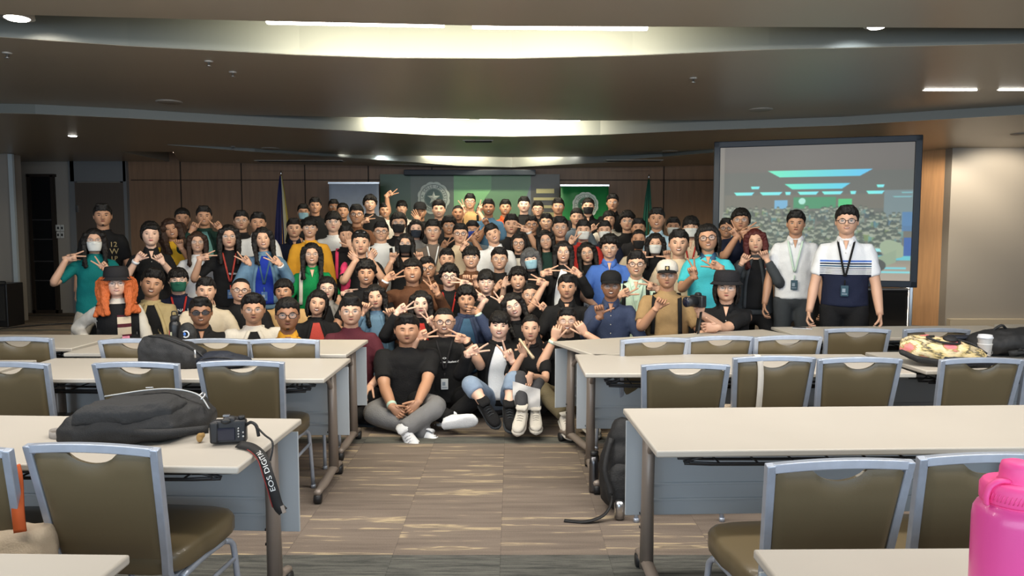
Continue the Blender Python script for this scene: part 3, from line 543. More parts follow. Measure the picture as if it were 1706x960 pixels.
for x, z in ((.034, .06), (.034, .05), (.034, .04), (.034, .03), (.05, .045), (.05, .03)): m.tube([(x, -.022, z), (x, -.026, z)], .0035, 8)
m.build('button', m_alu, t)
pts = [on(425, 742, .76), on(441, 748, .755), V(*on(452, 752, .745))]; tw = Matrix.Translation(t.location) @ Matrix.Rotation(R(10), 4, 'Z'); inv_ = tw.inverted()
def cl(px, py, d): return inv_ @ at(px, py, d)
strap = bez([cl(397, 740, 2.62), cl(420, 746, 2.58), cl(437, 762, 2.50), cl(447, 790, 2.46), cl(455, 815, 2.45), cl(463, 842, 2.45), cl(472, 853, 2.45)], 6)
so = M().ribbon(strap, [V(1, .0, .35+.0*i) for i in range(len(strap))], .034, .0012).build('neck_strap', mat('strap_black', (.012, .011, .011), .7), t)
red = M()
red.ribbon([p+V(-.0165, -.002, -.0055) for p in strap[6:-6]], V(1, 0, .35), .003, .001); red.build('red_edging', mat('strap_red', srgb(130, 30, 26), .6), so)
sm_ = M(); s0 = strap[9:26]
L_ = [0]
for i in range(1, len(s0)): L_.append(L_[-1]+(s0[i]-s0[i-1]).length)
def on_strap(s):
    s = max(0, min(L_[-1], s)); i = max(0, min(len(s0)-2, int(np.searchsorted(L_, s)-1))); k = (s-L_[i])/max(1e-6, L_[i+1]-L_[i]); p = s0[i].lerp(s0[i+1], k); tt = (s0[i+1]-s0[i]).normalized(); wd = V(1, 0, .35); wd = (wd-tt*wd.dot(tt)).normalized(); return p, tt, wd
vs, fs = letters('EOS DIGITAL', .030, .0); W_ = max(v.x for v in vs)-min(v.x for v in vs); mn = min(v.x for v in vs); k_ = (L_[-1]*.96)/W_
out = []
for v in vs:
    p, tt, wd = on_strap(L_[-1] - (v.x-mn)*k_ - L_[-1]*.02); q = tt.cross(wd); q = q if q.y < 0 else -q; out.append(p + wd*(-v.y)*-.8*-1 + q*.0022)
M().add(out, fs).build('strap_lettering', mat('strap_white', (.75, .74, .72), .6), so, False)
M().ribbon([cl(470, 843, 2.45), cl(474, 855, 2.44)], V(1, 0, .3), .012, .003).build('strap_end', m_leg, so, False)
M().tube(bez([cl(409, 709, 2.68), cl(418, 704, 2.66), cl(427, 710, 2.64), cl(431, 727, 2.64)], 6), .006, 6).build('cord', m_nyl, t)
M().tube(bez([cl(428, 712, 2.62), cl(441, 725, 2.56), cl(453, 735, 2.50), cl(454, 750, 2.48), cl(450, 768, 2.47)], 6), .0035, 6).build('cord', m_nyl, t)
# --- bags in the second left row
c = on(290, 612, .73); t = thing('shoulder_bag', 'upright black bag on the second left table, in front of the drinking bottle', 'bag', (c.x, 4.22, TZ))
M().loft([[V(x*k+xo, y*k, z) for x, y in ((-.18, -.07), (-.19, .0), (-.15, .08), (.1, .08), (.19, .03), (.19, -.05), (.1, -.09))] for z, k, xo in ((.0, .95, 0), (.03, 1, 0), (.09, .96, -.01), (.14, .72, -.05), (.175, .42, -.09), (.18, .1, -.09))]).build('bag_body', m_nyl, t, True, remesh=.008, sm=4, disp=.02, dsc=.08)
M().tube(bez([(-.13, -.03, .18), (0, -.055, .17), (.12, -.06, .12), (.2, -.05, .05)]), .004).build('zip', m_cast, t); M().ribbon([(.15, -.085, .11), (.155, -.088, .065)], (1, 0, 0), .01, .003).build('zip_pull', m_alu, t)
c = on(392, 603, .73); t = thing('pouch', 'low navy bag lying beside the upright black bag', 'bag', (c.x, 4.20, TZ))
M().ell((0, 0, .035), (.165, .09, .045)).ell((-.02, 0, .05), (.11, .07, .045)).build('bag_body', m_navy, t, True, remesh=.008, sm=4, disp=.012, dsc=.07); M().tube(bez([(-.12, -.05, .05), (0, -.075, .07), (.13, -.05, .045)]), .003).build('zip', m_cast, t)
# drinking bottle and cap on the row in front of the crowd
c = on(300, 572, .73); t = thing('water_bottle', 'black drinking bottle with stickers standing in front of the person in dark glasses', 'bottle', (c.x, 5.05, TZ))
prof = [(0, .0), (.036, .0), (.038, .01), (.038, .13), (.034, .15), (.026, .16), (.028, .165), (.028, .19), (.02, .2), (0, .2)]
def lathe(m, prof, n=28, mi=0, c=(0, 0, 0)): return m.loft([[V(max(r, .0005)*math.cos(2*PI*j/n)+c[0], max(r, .0005)*math.sin(2*PI*j/n)+c[1], z+c[2]) for j in range(n)] for r, z in prof], mi)
lathe(M(), prof[:7]).build('bottle_body', m_blk, t); lathe(M(), [(.0, .16), (.029, .16), (.029, .19), (.022, .2), (0, .2)]).build('cap', m_cast, t); M().tube(bez([(-.02, 0, .195), (-.012, -.01, .225), (.015, -.01, .225), (.02, 0, .195)]), .004).build('carry_loop', m_cast, t)
def curved_patch(m, a0, a1, z0, z1, r, mi=0, n=8):
    m.loft([[V(r*math.sin(R(a0+(a1-a0)*i/n)), -r*math.cos(R(a0+(a1-a0)*i/n)), z) for i in range(n+1)] for z in (z0, z1)], mi, False, False)
m = M(); curved_patch(m, -60, -36, .03, .10, .0388, 0); curved_patch(m, -30, -8, .04, .09, .0388, 1); m.build('sticker', [mat('sticker_red', srgb(190, 70, 80), .5), mat('sticker_cream', srgb(190, 190, 160), .5)], t)
c = on(322, 574, .73); t = thing('pouch', 'small black pouch with a blue and white round mark beside the drinking bottle', 'bag', (c.x-.01, 5.0, TZ))
M().ell((0, 0, .075), (.06, .045, .085)).ell((.0, 0, .03), (.07, .05, .035)).build('bag_body', m_nyl, t, True, remesh=.006, sm=3, disp=.012, dsc=.05)
m = M(); r_ = .021
m.tube([(0.012+r_*math.cos(a), -.054, .085+r_*math.sin(a)) for a in np.linspace(-2.3, 2.4, 16)], .0045, 6, 0); m.ell((.004, -.052, .085), (.009, .006, .012), 10, 6, 1); m.build('round_emblem', [mat('emblem_white', (.7, .75, .8), .5), mat('emblem_blue', srgb(70, 120, 200), .5)], t)
# --- tote hanging low at the left edge
m_canv = mat('cream_canvas', srgb(206, 186, 160), .85, bump=.3, bscale=180); m_org = mat('orange_webbing', srgb(190, 84, 30), .75)
t = thing('tote_bag', 'cream canvas tote bag with an orange strap hanging between the two nearest left chairs', 'bag', (-1.665, 2.33, -.035))
M().loft([[V(x*.95*k, y*k2, z) for x, y in ((-.24, -.05), (.0, -.075), (.2, -.05), (.215, 0), (.2, .05), (0, .07), (-.24, .05), (-.26, 0))] for z, k, k2 in ((.32, .9, .8), (.4, 1, 1.1), (.5, 1.02, 1.2), (.57, 1.0, 1.0), (.60, .98, .6))]).build('bag_body', m_canv, t, True, remesh=.012, sm=3, disp=.03, dsc=.09)
M().ribbon(bez([(.135, -.06, .60), (.125, -.05, .66), (.105, -.02, .75), (.085, .0, .79)]), (1, 0, 0), .038, .003).build('strap', m_org, t)
# --- right side: floral bag, cups, pink item, backpack, phone
c = on(1525, 592, .73); t = thing('floral_bag', 'floral printed bag with black trim lying on the right table', 'bag', (c.x-.02, 4.30, TZ+.035), R(-8)); t.rotation_euler = (R(18), R(5), R(-6)); t.scale = (.92, .82, .82)
mf = bpy.data.materials.new('floral_print'); mf.use_nodes = True; nt = mf.node_tree; b = nt.nodes['Principled BSDF']; b.inputs['Roughness'].default_value = .7
tc = nt.nodes.new('ShaderNodeTexCoord'); vo = nt.nodes.new('ShaderNodeTexVoronoi'); vo.inputs['Scale'].default_value = 8; vo.inputs['Randomness'].default_value = 1; nz = nt.nodes.new('ShaderNodeTexNoise'); nz.inputs['Scale'].default_value = 14
mxv = nt.nodes.new('ShaderNodeMix'); mxv.data_type = 'VECTOR'; mxv.inputs[0].default_value = .06; nt.links.new(tc.outputs['Object'], mxv.inputs[4]); nt.links.new(nz.outputs['Color'], mxv.inputs[5]); nt.links.new(mxv.outputs[1], vo.inputs['Vector'])
cr = nt.nodes.new('ShaderNodeValToRGB'); nt.links.new(vo.outputs['Distance'], cr.inputs[0]); e = cr.color_ramp.elements; e[0].position = 0; e[0].color = (*srgb(236, 110, 120), 1); e[1].position = .8; e[1].color = (*srgb(226, 206, 166), 1)
for p_, c_ in ((.24, srgb(222, 130, 130)), (.34, srgb(150, 130, 60)), (.42, srgb(232, 214, 176)), (.6, srgb(214, 190, 130)), (.66, srgb(60, 56, 40))): q = e.new(p_); q.color = (*c_, 1)
nt.links.new(cr.outputs[0], b.inputs['Base Color'])
def slab(poly, zs, ks): return [[V(x*k, y*k, z) for x, y in poly] for z, k in zip(zs, ks)]
pf = [(-.27, .0), (-.235, .12), (-.08, .16), (.1, .12), (.26, -.04), (.22, -.1), (-.02, -.13), (-.2, -.1)]
M().loft(slab(pf, (.03, .07, .115, .13), (.97, .95, .78, .4))).build('printed_panel', mf, t, True, remesh=.007, sm=4, disp=.014, dsc=.06)
M().loft(slab([(x*1.03+.01, y*1.03-.02) for x, y in pf], (.002, .02, .045), (.97, 1, .96))).build('black_trim', m_nyl, t, True, remesh=.008, sm=2, disp=.01, dsc=.06)
M().loft(slab([(-.05, -.13), (.1, -.02), (.27, -.05), (.3, -.1), (.1, -.16)], (.03, .07, .075), (1, .95, .7))).build('black_flap', m_navy, t, True, remesh=.007, sm=2, disp=.01, dsc=.05)
M().tube(bez([(-.06, .06, .135), (-.12, .0, .15), (-.06, -.05, .145), (.05, -.04, .14), (.08, .02, .135)]), .009, 8).tube(bez([(.06, .06, .13), (.16, .03, .12), (.235, -.04, .085)]), .008, 8).build('handle', m_nyl, t); M().ell((.03, .03, .14), (.045, .04, .02)).build('snap_disc', m_nyl, t)
m_paper = mat('white_paper', (.70, .68, .66), .7)
c = on(1645, 603, .73); cupx = c.x
t = thing('paper_cup', 'white paper cup standing on the right table, lower one of the stacked pair', 'cup', (c.x, c.y+.03, TZ), 0, 'stacked paper cups')
lathe(M(), [(0, 0), (.027, 0), (.029, .004), (.038, .098), (.040, .1), (.040, .104), (.037, .104), (.027, .03), (0, .03)]).build('cup_body', m_paper, t)
m = M(); rr = .0345
m.tube([(.012+.012*math.cos(a), -rr-.0008, .055+.014*math.sin(a)) for a in np.linspace(0, 2*PI, 18)], .0008, 5).tube([(.002, -rr-.001, .05), (.012, -rr-.0008, .06), (.02, -rr+.002, .05)], .0007, 5); m.build('printed_mark', mat('print_grey', (.35, .36, .38), .6), t)
t = thing('paper_cup', 'white paper cup with a lid, pushed into the cup below it', 'cup', (c.x, c.y+.03, TZ+.034), 0, 'stacked paper cups')
lathe(M(), [(0, 0), (.027, 0), (.029, .004), (.038, .098), (.040, .1), (.040, .104), (.0, .104)]).build('cup_body', m_paper, t)
lathe(M(), [(.0, .101), (.0425, .101), (.0425, .108), (.039, .112), (.037, .122), (.034, .122), (.033, .118), (0, .118)]).build('lid', mat('white_lid', (.66, .67, .7), .35), t)
c = on(1625, 602, .73); tag(M().box((c.x, c.y+.02, TZ+.022), (.045, .03, .044), rz=.3).build('pink_case', mat('coral_pink', srgb(232, 130, 126), .5), bevel=.008), 'small coral pink case standing left of the paper cups', 'case')
c = on(1690, 598, .73); t = thing('backpack', 'black backpack lying on the right table behind the paper cups', 'backpack', (c.x+.06, 4.62, TZ), R(-4), 'black backpacks')
M().ell((.0, 0, .085), (.25, .14, .085)).ell((-.12, 0, .075), (.14, .13, .075)).ell((.12, .02, .09), (.15, .13, .085)).build('bag_body', m_nyl, t, True, remesh=.009, sm=4, disp=.02, dsc=.08)
M().ell((.06, -.08, .09), (.11, .06, .055)).build('front_pocket', m_nyl2, t, True, remesh=.009, sm=3, disp=.012, dsc=.06); M().tube(bez([(-.12, -.02, .155), (-.08, -.04, .19), (-.04, -.02, .165)]), .008).build('carry_handle', m_nyl, t)
M().ribbon(bez([(-.08, -.13, .03), (.05, -.16, .05), (.25, -.16, .03)]), (0, .3, 1), .03, .003).tube([(-.04, -.15, .05), (-.03, -.155, .065), (-.01, -.155, .05)], .003).build('shoulder_strap', m_nyl, t)
c = on(1600, 588, .73); t = thing('pouch', 'small black camera pouch between the floral bag and the black backpack', 'bag', (c.x, 4.72, TZ)); M().box((0, 0, .05), (.15, .1, .1), taper=.85).build('bag_body', m_nyl, t, True, .018, disp=.0); M().box((0, -.01, .1), (.13, .1, .02)).build('flap', m_navy, t, True, .008)
c = on(1334, 547, .73); t = thing('phone', 'phone lying on the far right table before the plain white polo', 'phone', (c.x, c.y-.03, TZ), R(-20)); M().box((0, 0, .004), (.15, .075, .008)).build('body', m_alu, t, True, .003); M().box((0, 0, .0085), (.142, .068, .001)).build('display', mat('phone_glass', (.03, .035, .05), .08), t, False)
# strap and tote on the chair
c = at(1262, 604, 3.93); t = thing('tote_bag', 'off-white cloth bag hung over a right-hand chair by its long strap', 'bag', (c.x, 3.94, 0))
M().ribbon(bez([(.0, .06, .60), (-.01, .035, .78), (-.008, .0, .842), (.003, -.028, .83), (.012, -.03, .76), (.014, -.02, .65), (.012, -.0, .52), (.01, .02, .47)]), (1, 0, 0), .030, .0025).build('strap', mat('offwhite_cotton', srgb(206, 198, 186), .85), t)
M().loft([[V(x*k-.06, y*k+.08, z) for x, y in ((-.16, -.03), (.1, -.05), (.16, 0), (.1, .05), (-.16, .03))] for z, k in ((.462, .9), (.49, 1.05), (.53, 1), (.56, .7))]).build('bag_body', m_canv, t, True, remesh=.01, sm=3, disp=.02, dsc=.06)
# backpack on the floor
c = on(1020, 822, 0); t = thing('backpack', 'black backpack standing on the floor under the second right table', 'backpack', (.60, 3.98, 0), 0, 'black backpacks')
M().ell((0, 0, .22), (.13, .11, .22)).ell((.02, .0, .1), (.15, .13, .12)).ell((-.0, 0, .36), (.09, .08, .14)).build('bag_body', m_nyl, t, True, remesh=.012, sm=4, disp=.03, dsc=.1)
M().ell((-.02, -.09, .15), (.09, .05, .13)).build('front_pocket', m_nyl2, t, True, remesh=.01, sm=3, disp=.015, dsc=.06)
M().ribbon(bez([(-.07, -.06, .40), (-.11, -.12, .25), (-.08, -.16, .12), (-.12, -.2, .04), (-.22, -.22, .008), (-.33, -.2, .006)]), [V(1, .2, 0)]*12+[V(0, 1, 0)]*30, .028, .003).build('shoulder_strap', m_nyl, t)
M().tube([(-.04, -.17, .01), (-.04, -.17, .08), (-.04, -.17, .10)], [.028, .028, .02], 14).build('side_bottle', m_alu, t)
c = on(998, 712, .35)
t = thing('water_bottle', 'silver metal flask tucked beside the black backpack on the floor', 'bottle', (.47, 4.22, 0)); lathe(M(), [(0, .0), (.026, .0), (.027, .02), (.027, .17), (.02, .215), (0, .215)]).build('bottle_body', mat('dark_steel', (.16, .16, .17), .35, 1), t); lathe(M(), [(0, .215), (.022, .215), (.022, .24), (0, .245)]).build('cap', m_cast, t)
# pink bottle, bottom right
m_pk = mat('pink_bottle_paint', srgb(236, 84, 160), .34, bump=.03, bscale=400, coat=.2); m_pk2 = mat('pink_plastic_lid', srgb(255, 86, 160), .5)
d_ = 1.38; c = at(1678, 900, d_); t = thing('water_bottle', 'large pink insulated bottle at the bottom right corner of the picture', 'bottle', (c.x+.010, d_, TZ), 0); t.scale = (1.34, 1.34, 1.33)
sc_ = 1.0
lathe(M(), [(0, 0), (.049, 0), (.051, .003), (.0515, .01), (.0515, .170), (.050, .182), (.046, .190), (.041, .1935), (.040, .200), (0, .2)], 40).build('bottle_body', m_pk, t)
lathe(M(), [(0, .197), (.0425, .197), (.0435, .199), (.0435, .218), (.040, .224), (.0375, .226), (0, .226)], 40).build('lid', m_pk2, t)
m = M()
for k in range(26): a = -PI*.95+PI*.9*k/25; m.tube([(.0437*math.cos(a), .0437*math.sin(a), .203), (.0437*math.cos(a+.10), .0437*math.sin(a+.10), .214)], .0008, 4)
m.build('grip_ribs', m_pk2, t); lathe(M(), [(0, .224), (.024, .224), (.0245, .227), (.0225, .229), (.0215, .245), (.0195, .252), (.012, .255), (0, .254)], 32, c=(.002, 0, 0)).build('spout_cap', m_pk2, t)
M().tube(bez([(-.018, -.012, .229), (-.032, -.014, .230), (-.043, -.012, .222), (-.048, -.012, .208), (-.046, -.010, .196)]), .0035, 8, flat=1.5, up=(0, 1, 0)).build('lid_strap', m_pk2, t)
lathe(M(), [(.0405, .1935), (.0425, .195), (.0405, .1965)], 36).build('neck_ring', m_pk2, t)
# ================================================================= PEOPLE
SK = [srgb(226, 186, 164), srgb(208, 164, 138), srgb(186, 140, 112), srgb(154, 110, 84)]
m_skin = [mat('skin_%s' % n, c, .48, sss=.0, bump=.04, bscale=200) for n, c in zip(('pale', 'light', 'medium', 'tan'), SK)]
m_lips = [mat('lips_%s' % n, c, .45) for n, c in zip(('rose', 'pink', 'brown', 'dark'), (srgb(176, 84, 84), srgb(154, 78, 70), srgb(128, 66, 58), srgb(98, 52, 46)))]
m_eyew = mat('eye_white', (.34, .31, .28), .5); m_iris = mat('iris_dark', (.012, .008, .006), .12); m_brow = mat('brow_hair', (.02, .014, .012), .8); m_teeth = mat('teeth', (.72, .69, .62), .3); m_mouth = mat('mouth_dark', (.12, .03, .028), .6)
HC = {'black': srgb(22, 19, 18), 'brown': srgb(54, 36, 27), 'auburn': srgb(84, 40, 26), 'orange': srgb(196, 100, 52), 'redbrown': srgb(78, 30, 28), 'grey': srgb(78, 78, 80)}
def m_hair(c): return mat('hair_'+c, HC[c], .5, bump=.8, bscale=170, stretch=(1, 1, .10), spec=.3)
CL = {'black': (24, 24, 26), 'offblack': (36, 35, 38), 'white': (222, 224, 228), 'offwhite': (206, 200, 190), 'cream': (206, 192, 170), 'teal': (14, 112, 112), 'green': (14, 128, 72), 'navy': (26, 32, 54), 'royal': (26, 50, 150),
      'denim': (96, 126, 152), 'jeans': (132, 150, 174), 'yellow': (226, 178, 50), 'mustard': (214, 156, 50), 'tan': (158, 130, 92), 'khaki': (178, 160, 118), 'beige': (206, 188, 162), 'maroon': (84, 36, 46), 'red': (176, 48, 44), 'rust': (172, 66, 58),
      'brown': (92, 60, 42), 'taupe': (108, 98, 92), 'grey': (120, 120, 122), 'charcoal': (62, 66, 70), 'pink': (214, 62, 104), 'aqua': (70, 186, 200), 'mint': (196, 220, 204), 'blue': (74, 112, 190), 'darkblue': (52, 62, 88), 'orange': (200, 84, 44),
      'darkgreen': (30, 56, 50), 'ltteal': (110, 160, 158), 'olive': (104, 94, 72), 'dgrey': (66, 66, 70), 'ltgrey': (150, 148, 146), 'khakigrey': (176, 168, 156), 'slate': (88, 100, 112), 'steel': (60, 92, 120), 'camel': (196, 160, 110), 'paleblue': (176, 206, 226)}
def m_cl(c): return mat('cloth_'+c, srgb(*CL[c]), .85, bump=.35, bscale=120, var=.06, vscale=12, spec=.25)
m_lens = mat('glasses_lens', (.7, .75, .8), .05, alpha=.14); m_wire = mat('wire_frame', (.32, .27, .22), .3, .8); m_thick = mat('black_frame', (.012, .012, .014), .25); m_dlens = mat('dark_lens', (.03, .035, .045), .08, alpha=.85)
m_mask = {'w': mat('mask_white', srgb(216, 218, 216), .8), 'b': mat('mask_black', srgb(24, 24, 27), .8), 'g': mat('mask_green', srgb(28, 92, 74), .8), 'l': mat('mask_light_blue', srgb(150, 190, 206), .8), 'u': mat('mask_blue', srgb(40, 64, 150), .8), 'n': mat('mask_navy_print', srgb(34, 42, 56), .8)}
HA, HB, HCc = .0845, .099, .116                        # half width, half depth, half height of a head
class Face:
    def __init__(s, wf=1, jaw=.30, fem=0, rs=random): s.a = HA*wf*(.95 if fem else 1); s.b = HB; s.jaw = jaw+.04*fem; s.fem = fem; s.nose = .021-.004*fem; s.nw = .0135-.0015*fem
    def ax(s, z): t = max(0, -z/HCc); return s.a*(1-s.jaw*t**1.7)
    def Rz(s, z): n = 2.6 if z < 0 else 2.25; return max(0, 1-min(1, abs(z)/HCc)**n)**(1/n)
    def F(s, x, z):
        g = lambda x0, z0, sx, sz: math.exp(-((x-x0)/sx)**2-((z-z0)/sz)**2); ax_ = abs(x)
        f = s.nose*g(0, -.024, s.nw, .014) + .010*g(0, -.002, .011, .022) + .004*g(ax_ and .014 if 0 else 0, -.03, .02, .008)
        f += .006*math.exp(-((ax_-.013)/.007)**2-((z+.029)/.008)**2)
        f -= .008*math.exp(-((ax_-.034)/.018)**2-((z-.006)/.013)**2)
        f += (.0045-.002*s.fem)*math.exp(-((ax_-.031)/.025)**2-((z-.029)/.009)**2)
        f += .005*math.exp(-((ax_-.047)/.019)**2-((z+.026)/.018)**2)
        f += .0055*g(0, -.056, .024, .010) - .003*g(0, -.070, .022, .006) + .010*g(0, -.092, .024, .018); return f
    def y(s, x, z): r = s.Rz(z); q = max(0, r*r-(x/s.ax(z))**2); return -s.b*math.sqrt(q)*(1-.06*max(0, z/HCc)) - s.F(x, z)
    def P(s, x, z, off=0): return V(x, s.y(x, z)-off, z)
def face_mesh(m, fc, skin_i=0, smile=0, eyes='o', beard=0, mask=None, brow=1):
    # materials: 0 skin, 1 lips, 2 eye white, 3 iris, 4 brow/lash, 5 teeth, 6 mouth
    NV, NU = 46, 52; rings = []
    for i in range(NV+1):
        z = -HCc*math.cos(PI*(.012+.976*i/NV)); r = fc.Rz(z); rr = []
        for j in range(NU):
            q = j/NU*2-1; th = PI*(q*.55+.45*q**3)          # denser towards the face
            x = fc.ax(z)*r*math.sin(th); y = -fc.b*r*math.cos(th)
            if math.cos(th) > 0: y *= (1-.06*max(0, z/HCc)); y -= fc.F(x, z)*min(1, math.cos(th)*2.2)
            else: x *= 1-.03*abs(math.cos(th)); y *= 1-.22*max(0, -z/HCc)**1.2
            rr.append(V(x, y, z))
        rings.append(rr)
    m.loft(rings, 0)
    def patch(cx, cz, w, h, off, mi, shape='e', curve=0, rot=0, nu=10, nr=3, sx=1):
        vs = [fc.P(cx, cz, off)]; fs = []
        for k in range(1, nr+1):
            for j in range(nu*2):
                a = PI*j/nu; x = math.cos(a)*w*k/nr; z = math.sin(a)*h*k/nr
                if shape == 'a': z *= (1-.25*abs(math.cos(a)))
                z += curve*(x/w)**2*sx; xr = x*math.cos(rot)-z*math.sin(rot); zr = x*math.sin(rot)+z*math.cos(rot); vs.append(fc.P(cx+xr, cz+zr, off*(1-(.8 if k == nr else 0))))
        n = nu*2
        for j in range(n): fs.append((0, 1+j, 1+(j+1) % n))
        for k in range(nr-1):
            for j in range(n): a = 1+k*n+j; b = 1+k*n+(j+1) % n; fs.append((a, a+n, b+n, b))
        m.add(vs, fs, mi)
    for s in (-1, 1):
        ex = s*.0345; ez = .004
        if eyes == 'o':
            patch(ex, ez, .0140, .0056, .0018, 2, 'a', rot=s*.1); patch(ex, ez+.0004, .0078, .0060, .0026, 3, nr=2)
            patch(ex, ez+.0058, .0162, .0024, .0030, 4, curve=-.0042, rot=s*.10); patch(ex, ez-.0050, .012, .0008, .0024, 4, curve=.0030)
        elif eyes == 'n':
            patch(ex, ez, .0135, .0036, .0018, 2, 'a', rot=s*.1); patch(ex, ez, .0080, .0042, .0026, 3, nr=2); patch(ex, ez+.0042, .0160, .0026, .0030, 4, curve=-.0034, rot=s*.10)
        else: patch(ex, ez-.0005, .0145, .0019, .0024, 4, curve=-.0045 if eyes == 'c' else .003, rot=s*.08)
        if brow: patch(s*.0355, .0255, .0185, .0038 if not fc.fem else .0022, .0022, 4, curve=-.0050, rot=s*.05)
        m.tube([(s*.0065, fc.y(s*.0065, -.034)-.0006, -.0345), (s*.0105, fc.y(s*.0105, -.034)-.0002, -.034)], .0016, 6, 6)
        # ears
        st = len(m.v); m.ell((0, 0, 0), (.0065, .015, .029), 10, 8, 0); m.ell((s*.003, -.002, 0), (.0045, .009, .019), 8, 6, 0)
        m.xf(Matrix.Translation((s*(fc.ax(0)*.985+.003), .008, -.006)) @ Matrix.Rotation(s*R(-16), 4, 'Z'), st)
    if mask: return
    mz = -.056
    if smile >= 2: patch(0, mz, .0255, .0105, .0022, 1, curve=.0055); patch(0, mz, .0222, .0074, .0032, 6, curve=.0052); patch(0, mz+.0016, .0205, .0048, .0042, 5, curve=.0048)
    elif smile == 1: patch(0, mz, .0240, .0068, .0022, 1, curve=.0048); patch(0, mz+.0002, .0205, .0030, .0034, 5, curve=.0042)
    elif smile == 3: patch(0, mz, .010, .008, .006, 1); patch(0, mz, .008, .0012, .0072, 6)
    else: patch(0, mz, .0205, .0060, .0026, 1, curve=.0022); patch(0, mz, .0195, .0010, .0040, 6, curve=.0022)
    if beard: patch(0, -.098, .013 if beard < 2 else .026, .008 if beard < 2 else .014, .003, 4); patch(0, -.0435, .018, .0022, .0016, 4, curve=-.003)
def hair_mesh(fc, st, rs, T=None):
    """scalp hair as a shell over the skull, with the style's hairline, volume and strands"""
    m = M(); cfg = {  # T top volume, F side/back volume, front hairline z, temple z, ear z, nape z, noise
      's': (.020, .009, .058, .026, -.008, -.055, .005), 'q': (.030, .010, .060, .030, -.002, -.055, .008), 'f': (.020, .012, .034, .018, -.015, -.065, .006), 'b': (.006, .003, .070, .036, .006, -.045, .001), 'c': (.032, .020, .052, .020, -.018, -.07, .014),
      'm': (.020, .016, .050, .010, -.050, -.085, .007), 'w': (.020, .018, .060, .010, -.06, -.09, .009), 'l': (.014, .010, .064, .015, -.06, -.09, .004), 'o': (.018, .018, .060, .005, -.07, -.09, .005), 'p': (.009, .006, .068, .034, .004, -.06, .002), 'g': (.018, .014, .030, .0, -.07, -.09, .005), 'h': (.004, .002, .082, .046, .0, -.05, .001)}[st]
    T_, F_, zf, zt, ze, zn, nz = cfg; part = rs.choice((-1, 1))*.6; NA, NS = 56, 13; ph = [rs.random()*6.28 for _ in range(6)]; rings = [[] for _ in range(NS+1)]
    for j in range(NA):
        th = 2*PI*j/NA; d = abs((th+PI) % (2*PI)-PI)
        zh = lerp([0, .5, .78, 1.0, 1.18, 1.34, 1.52, 1.9, 2.3, PI], [zf, zf-.001, zf-.012, (zf+zt)/2, zt-.012, min(zt-.045, ze), ze+.008, ze-.018, (ze+zn)/2-.01, zn], d)
        if st in 'fg': zh += .012*math.sin(9*th+ph[0])*.5*(d < 1) + .006*math.sin(17*th+ph[1])*(d < 1)
        elif st in 'qsm': zh += (.006*math.sin(13*th+ph[0])+.004*math.sin(29*th+ph[1]))*(d < 1.0) + (.01*math.sin(th-part) if st == 'm' else 0)
        elif st == 'c': zh += .008*math.sin(11*th+ph[0])
        for i in range(NS+1):
            s = i/NS; z = HCc*.9995 + (zh-HCc)*(s**1.35); r = max(fc.Rz(z), .03); x = fc.ax(z)*r*math.sin(th); y = -fc.b*r*math.cos(th)
            if math.cos(th) < 0: y *= 1-.22*max(0, -z/HCc)**1.2
            n = V(x/fc.a**2, y/fc.b**2, z/HCc**2).normalized()
            up = max(0, n.z); t = F_+(T_-F_)*up**.8
            if st in 'qs': t += .009*max(0, -n.y)*up*(1 if st == 'q' else .45)*(1+.5*math.sin(th*2+part))
            if st in 'lpomw' and d < 1.2: t -= .006*math.exp(-((th if th < PI else th-2*PI)-part*.5)**2/.02)*(s < .9)
            t += nz*(math.sin(th*15+ph[2]+s*3)*math.sin(s*7+ph[3])*.5+.5*math.sin(th*27+ph[4]-s*5))*(.3+.7*s if st != 'c' else 1)*(.15+.85*min(1, 3*r))
            if st == 'c': t += .007*math.sin(s*24+th*5+ph[5])*math.sin(th*19+ph[0])
            e0 = .82 if st in 'fgcm' else .55; t *= 1-(max(0, (s-e0)/(1-e0))**1.6)*(.5 if st in 'fgcm' else .88)
            if i == NS: t = -.006
            rings[i].append(V(x, y, z) + n*t)
    m.loft(rings)
    def lock(pts, r0, r1, fl=1.7, up=(1, 0, 0)):
        p = bez(pts, 5); k = len(p); m.tube(p, [r0+(r1-r0)*(i/(k-1))**1.2*(1) for i in range(k)], 8, flat=fl, up=up, rnd=True)
    if st in 'fgm':                                      # hanging fringe pieces
        for k in range(9 if st != 'm' else 5):
            a = (-.95+1.9*k/8) if st != 'm' else (-.9+.3*k)*(1 if part > 0 else -1); z1 = zf+(-.004 if st != 'g' else -.008)+.010*rs.random(); x1 = fc.a*.86*math.sin(a)
            p0 = V(fc.a*.55*math.sin(a*.8), -fc.b*.55, HCc*.93); p1 = fc.P(x1*.95, .075, .014); p2 = fc.P(x1+.004*rs.uniform(-1, 1), z1, .006); lock([p0, p1, p2], .014, .005, 1.5)
    if st in 'sqc' and rs.random() < .9:
        for k in range(9): a = -.95+1.9*k/8; lean = .016*part; dz_ = -.022*rs.random()*(1 if st == 's' else .4); p0 = V(fc.a*.5*math.sin(a), -fc.b*.5, HCc*.98+.006); p1 = V(fc.a*.66*math.sin(a)+lean*.5, -fc.b*.80, HCc*.86+T_*.75+.006*rs.random()); p2 = fc.P(max(-fc.a*.8, min(fc.a*.8, fc.a*.78*math.sin(a)+lean*1.6)), zf+.012+dz_, .006); lock([p0, p1, p2], .013, .003)
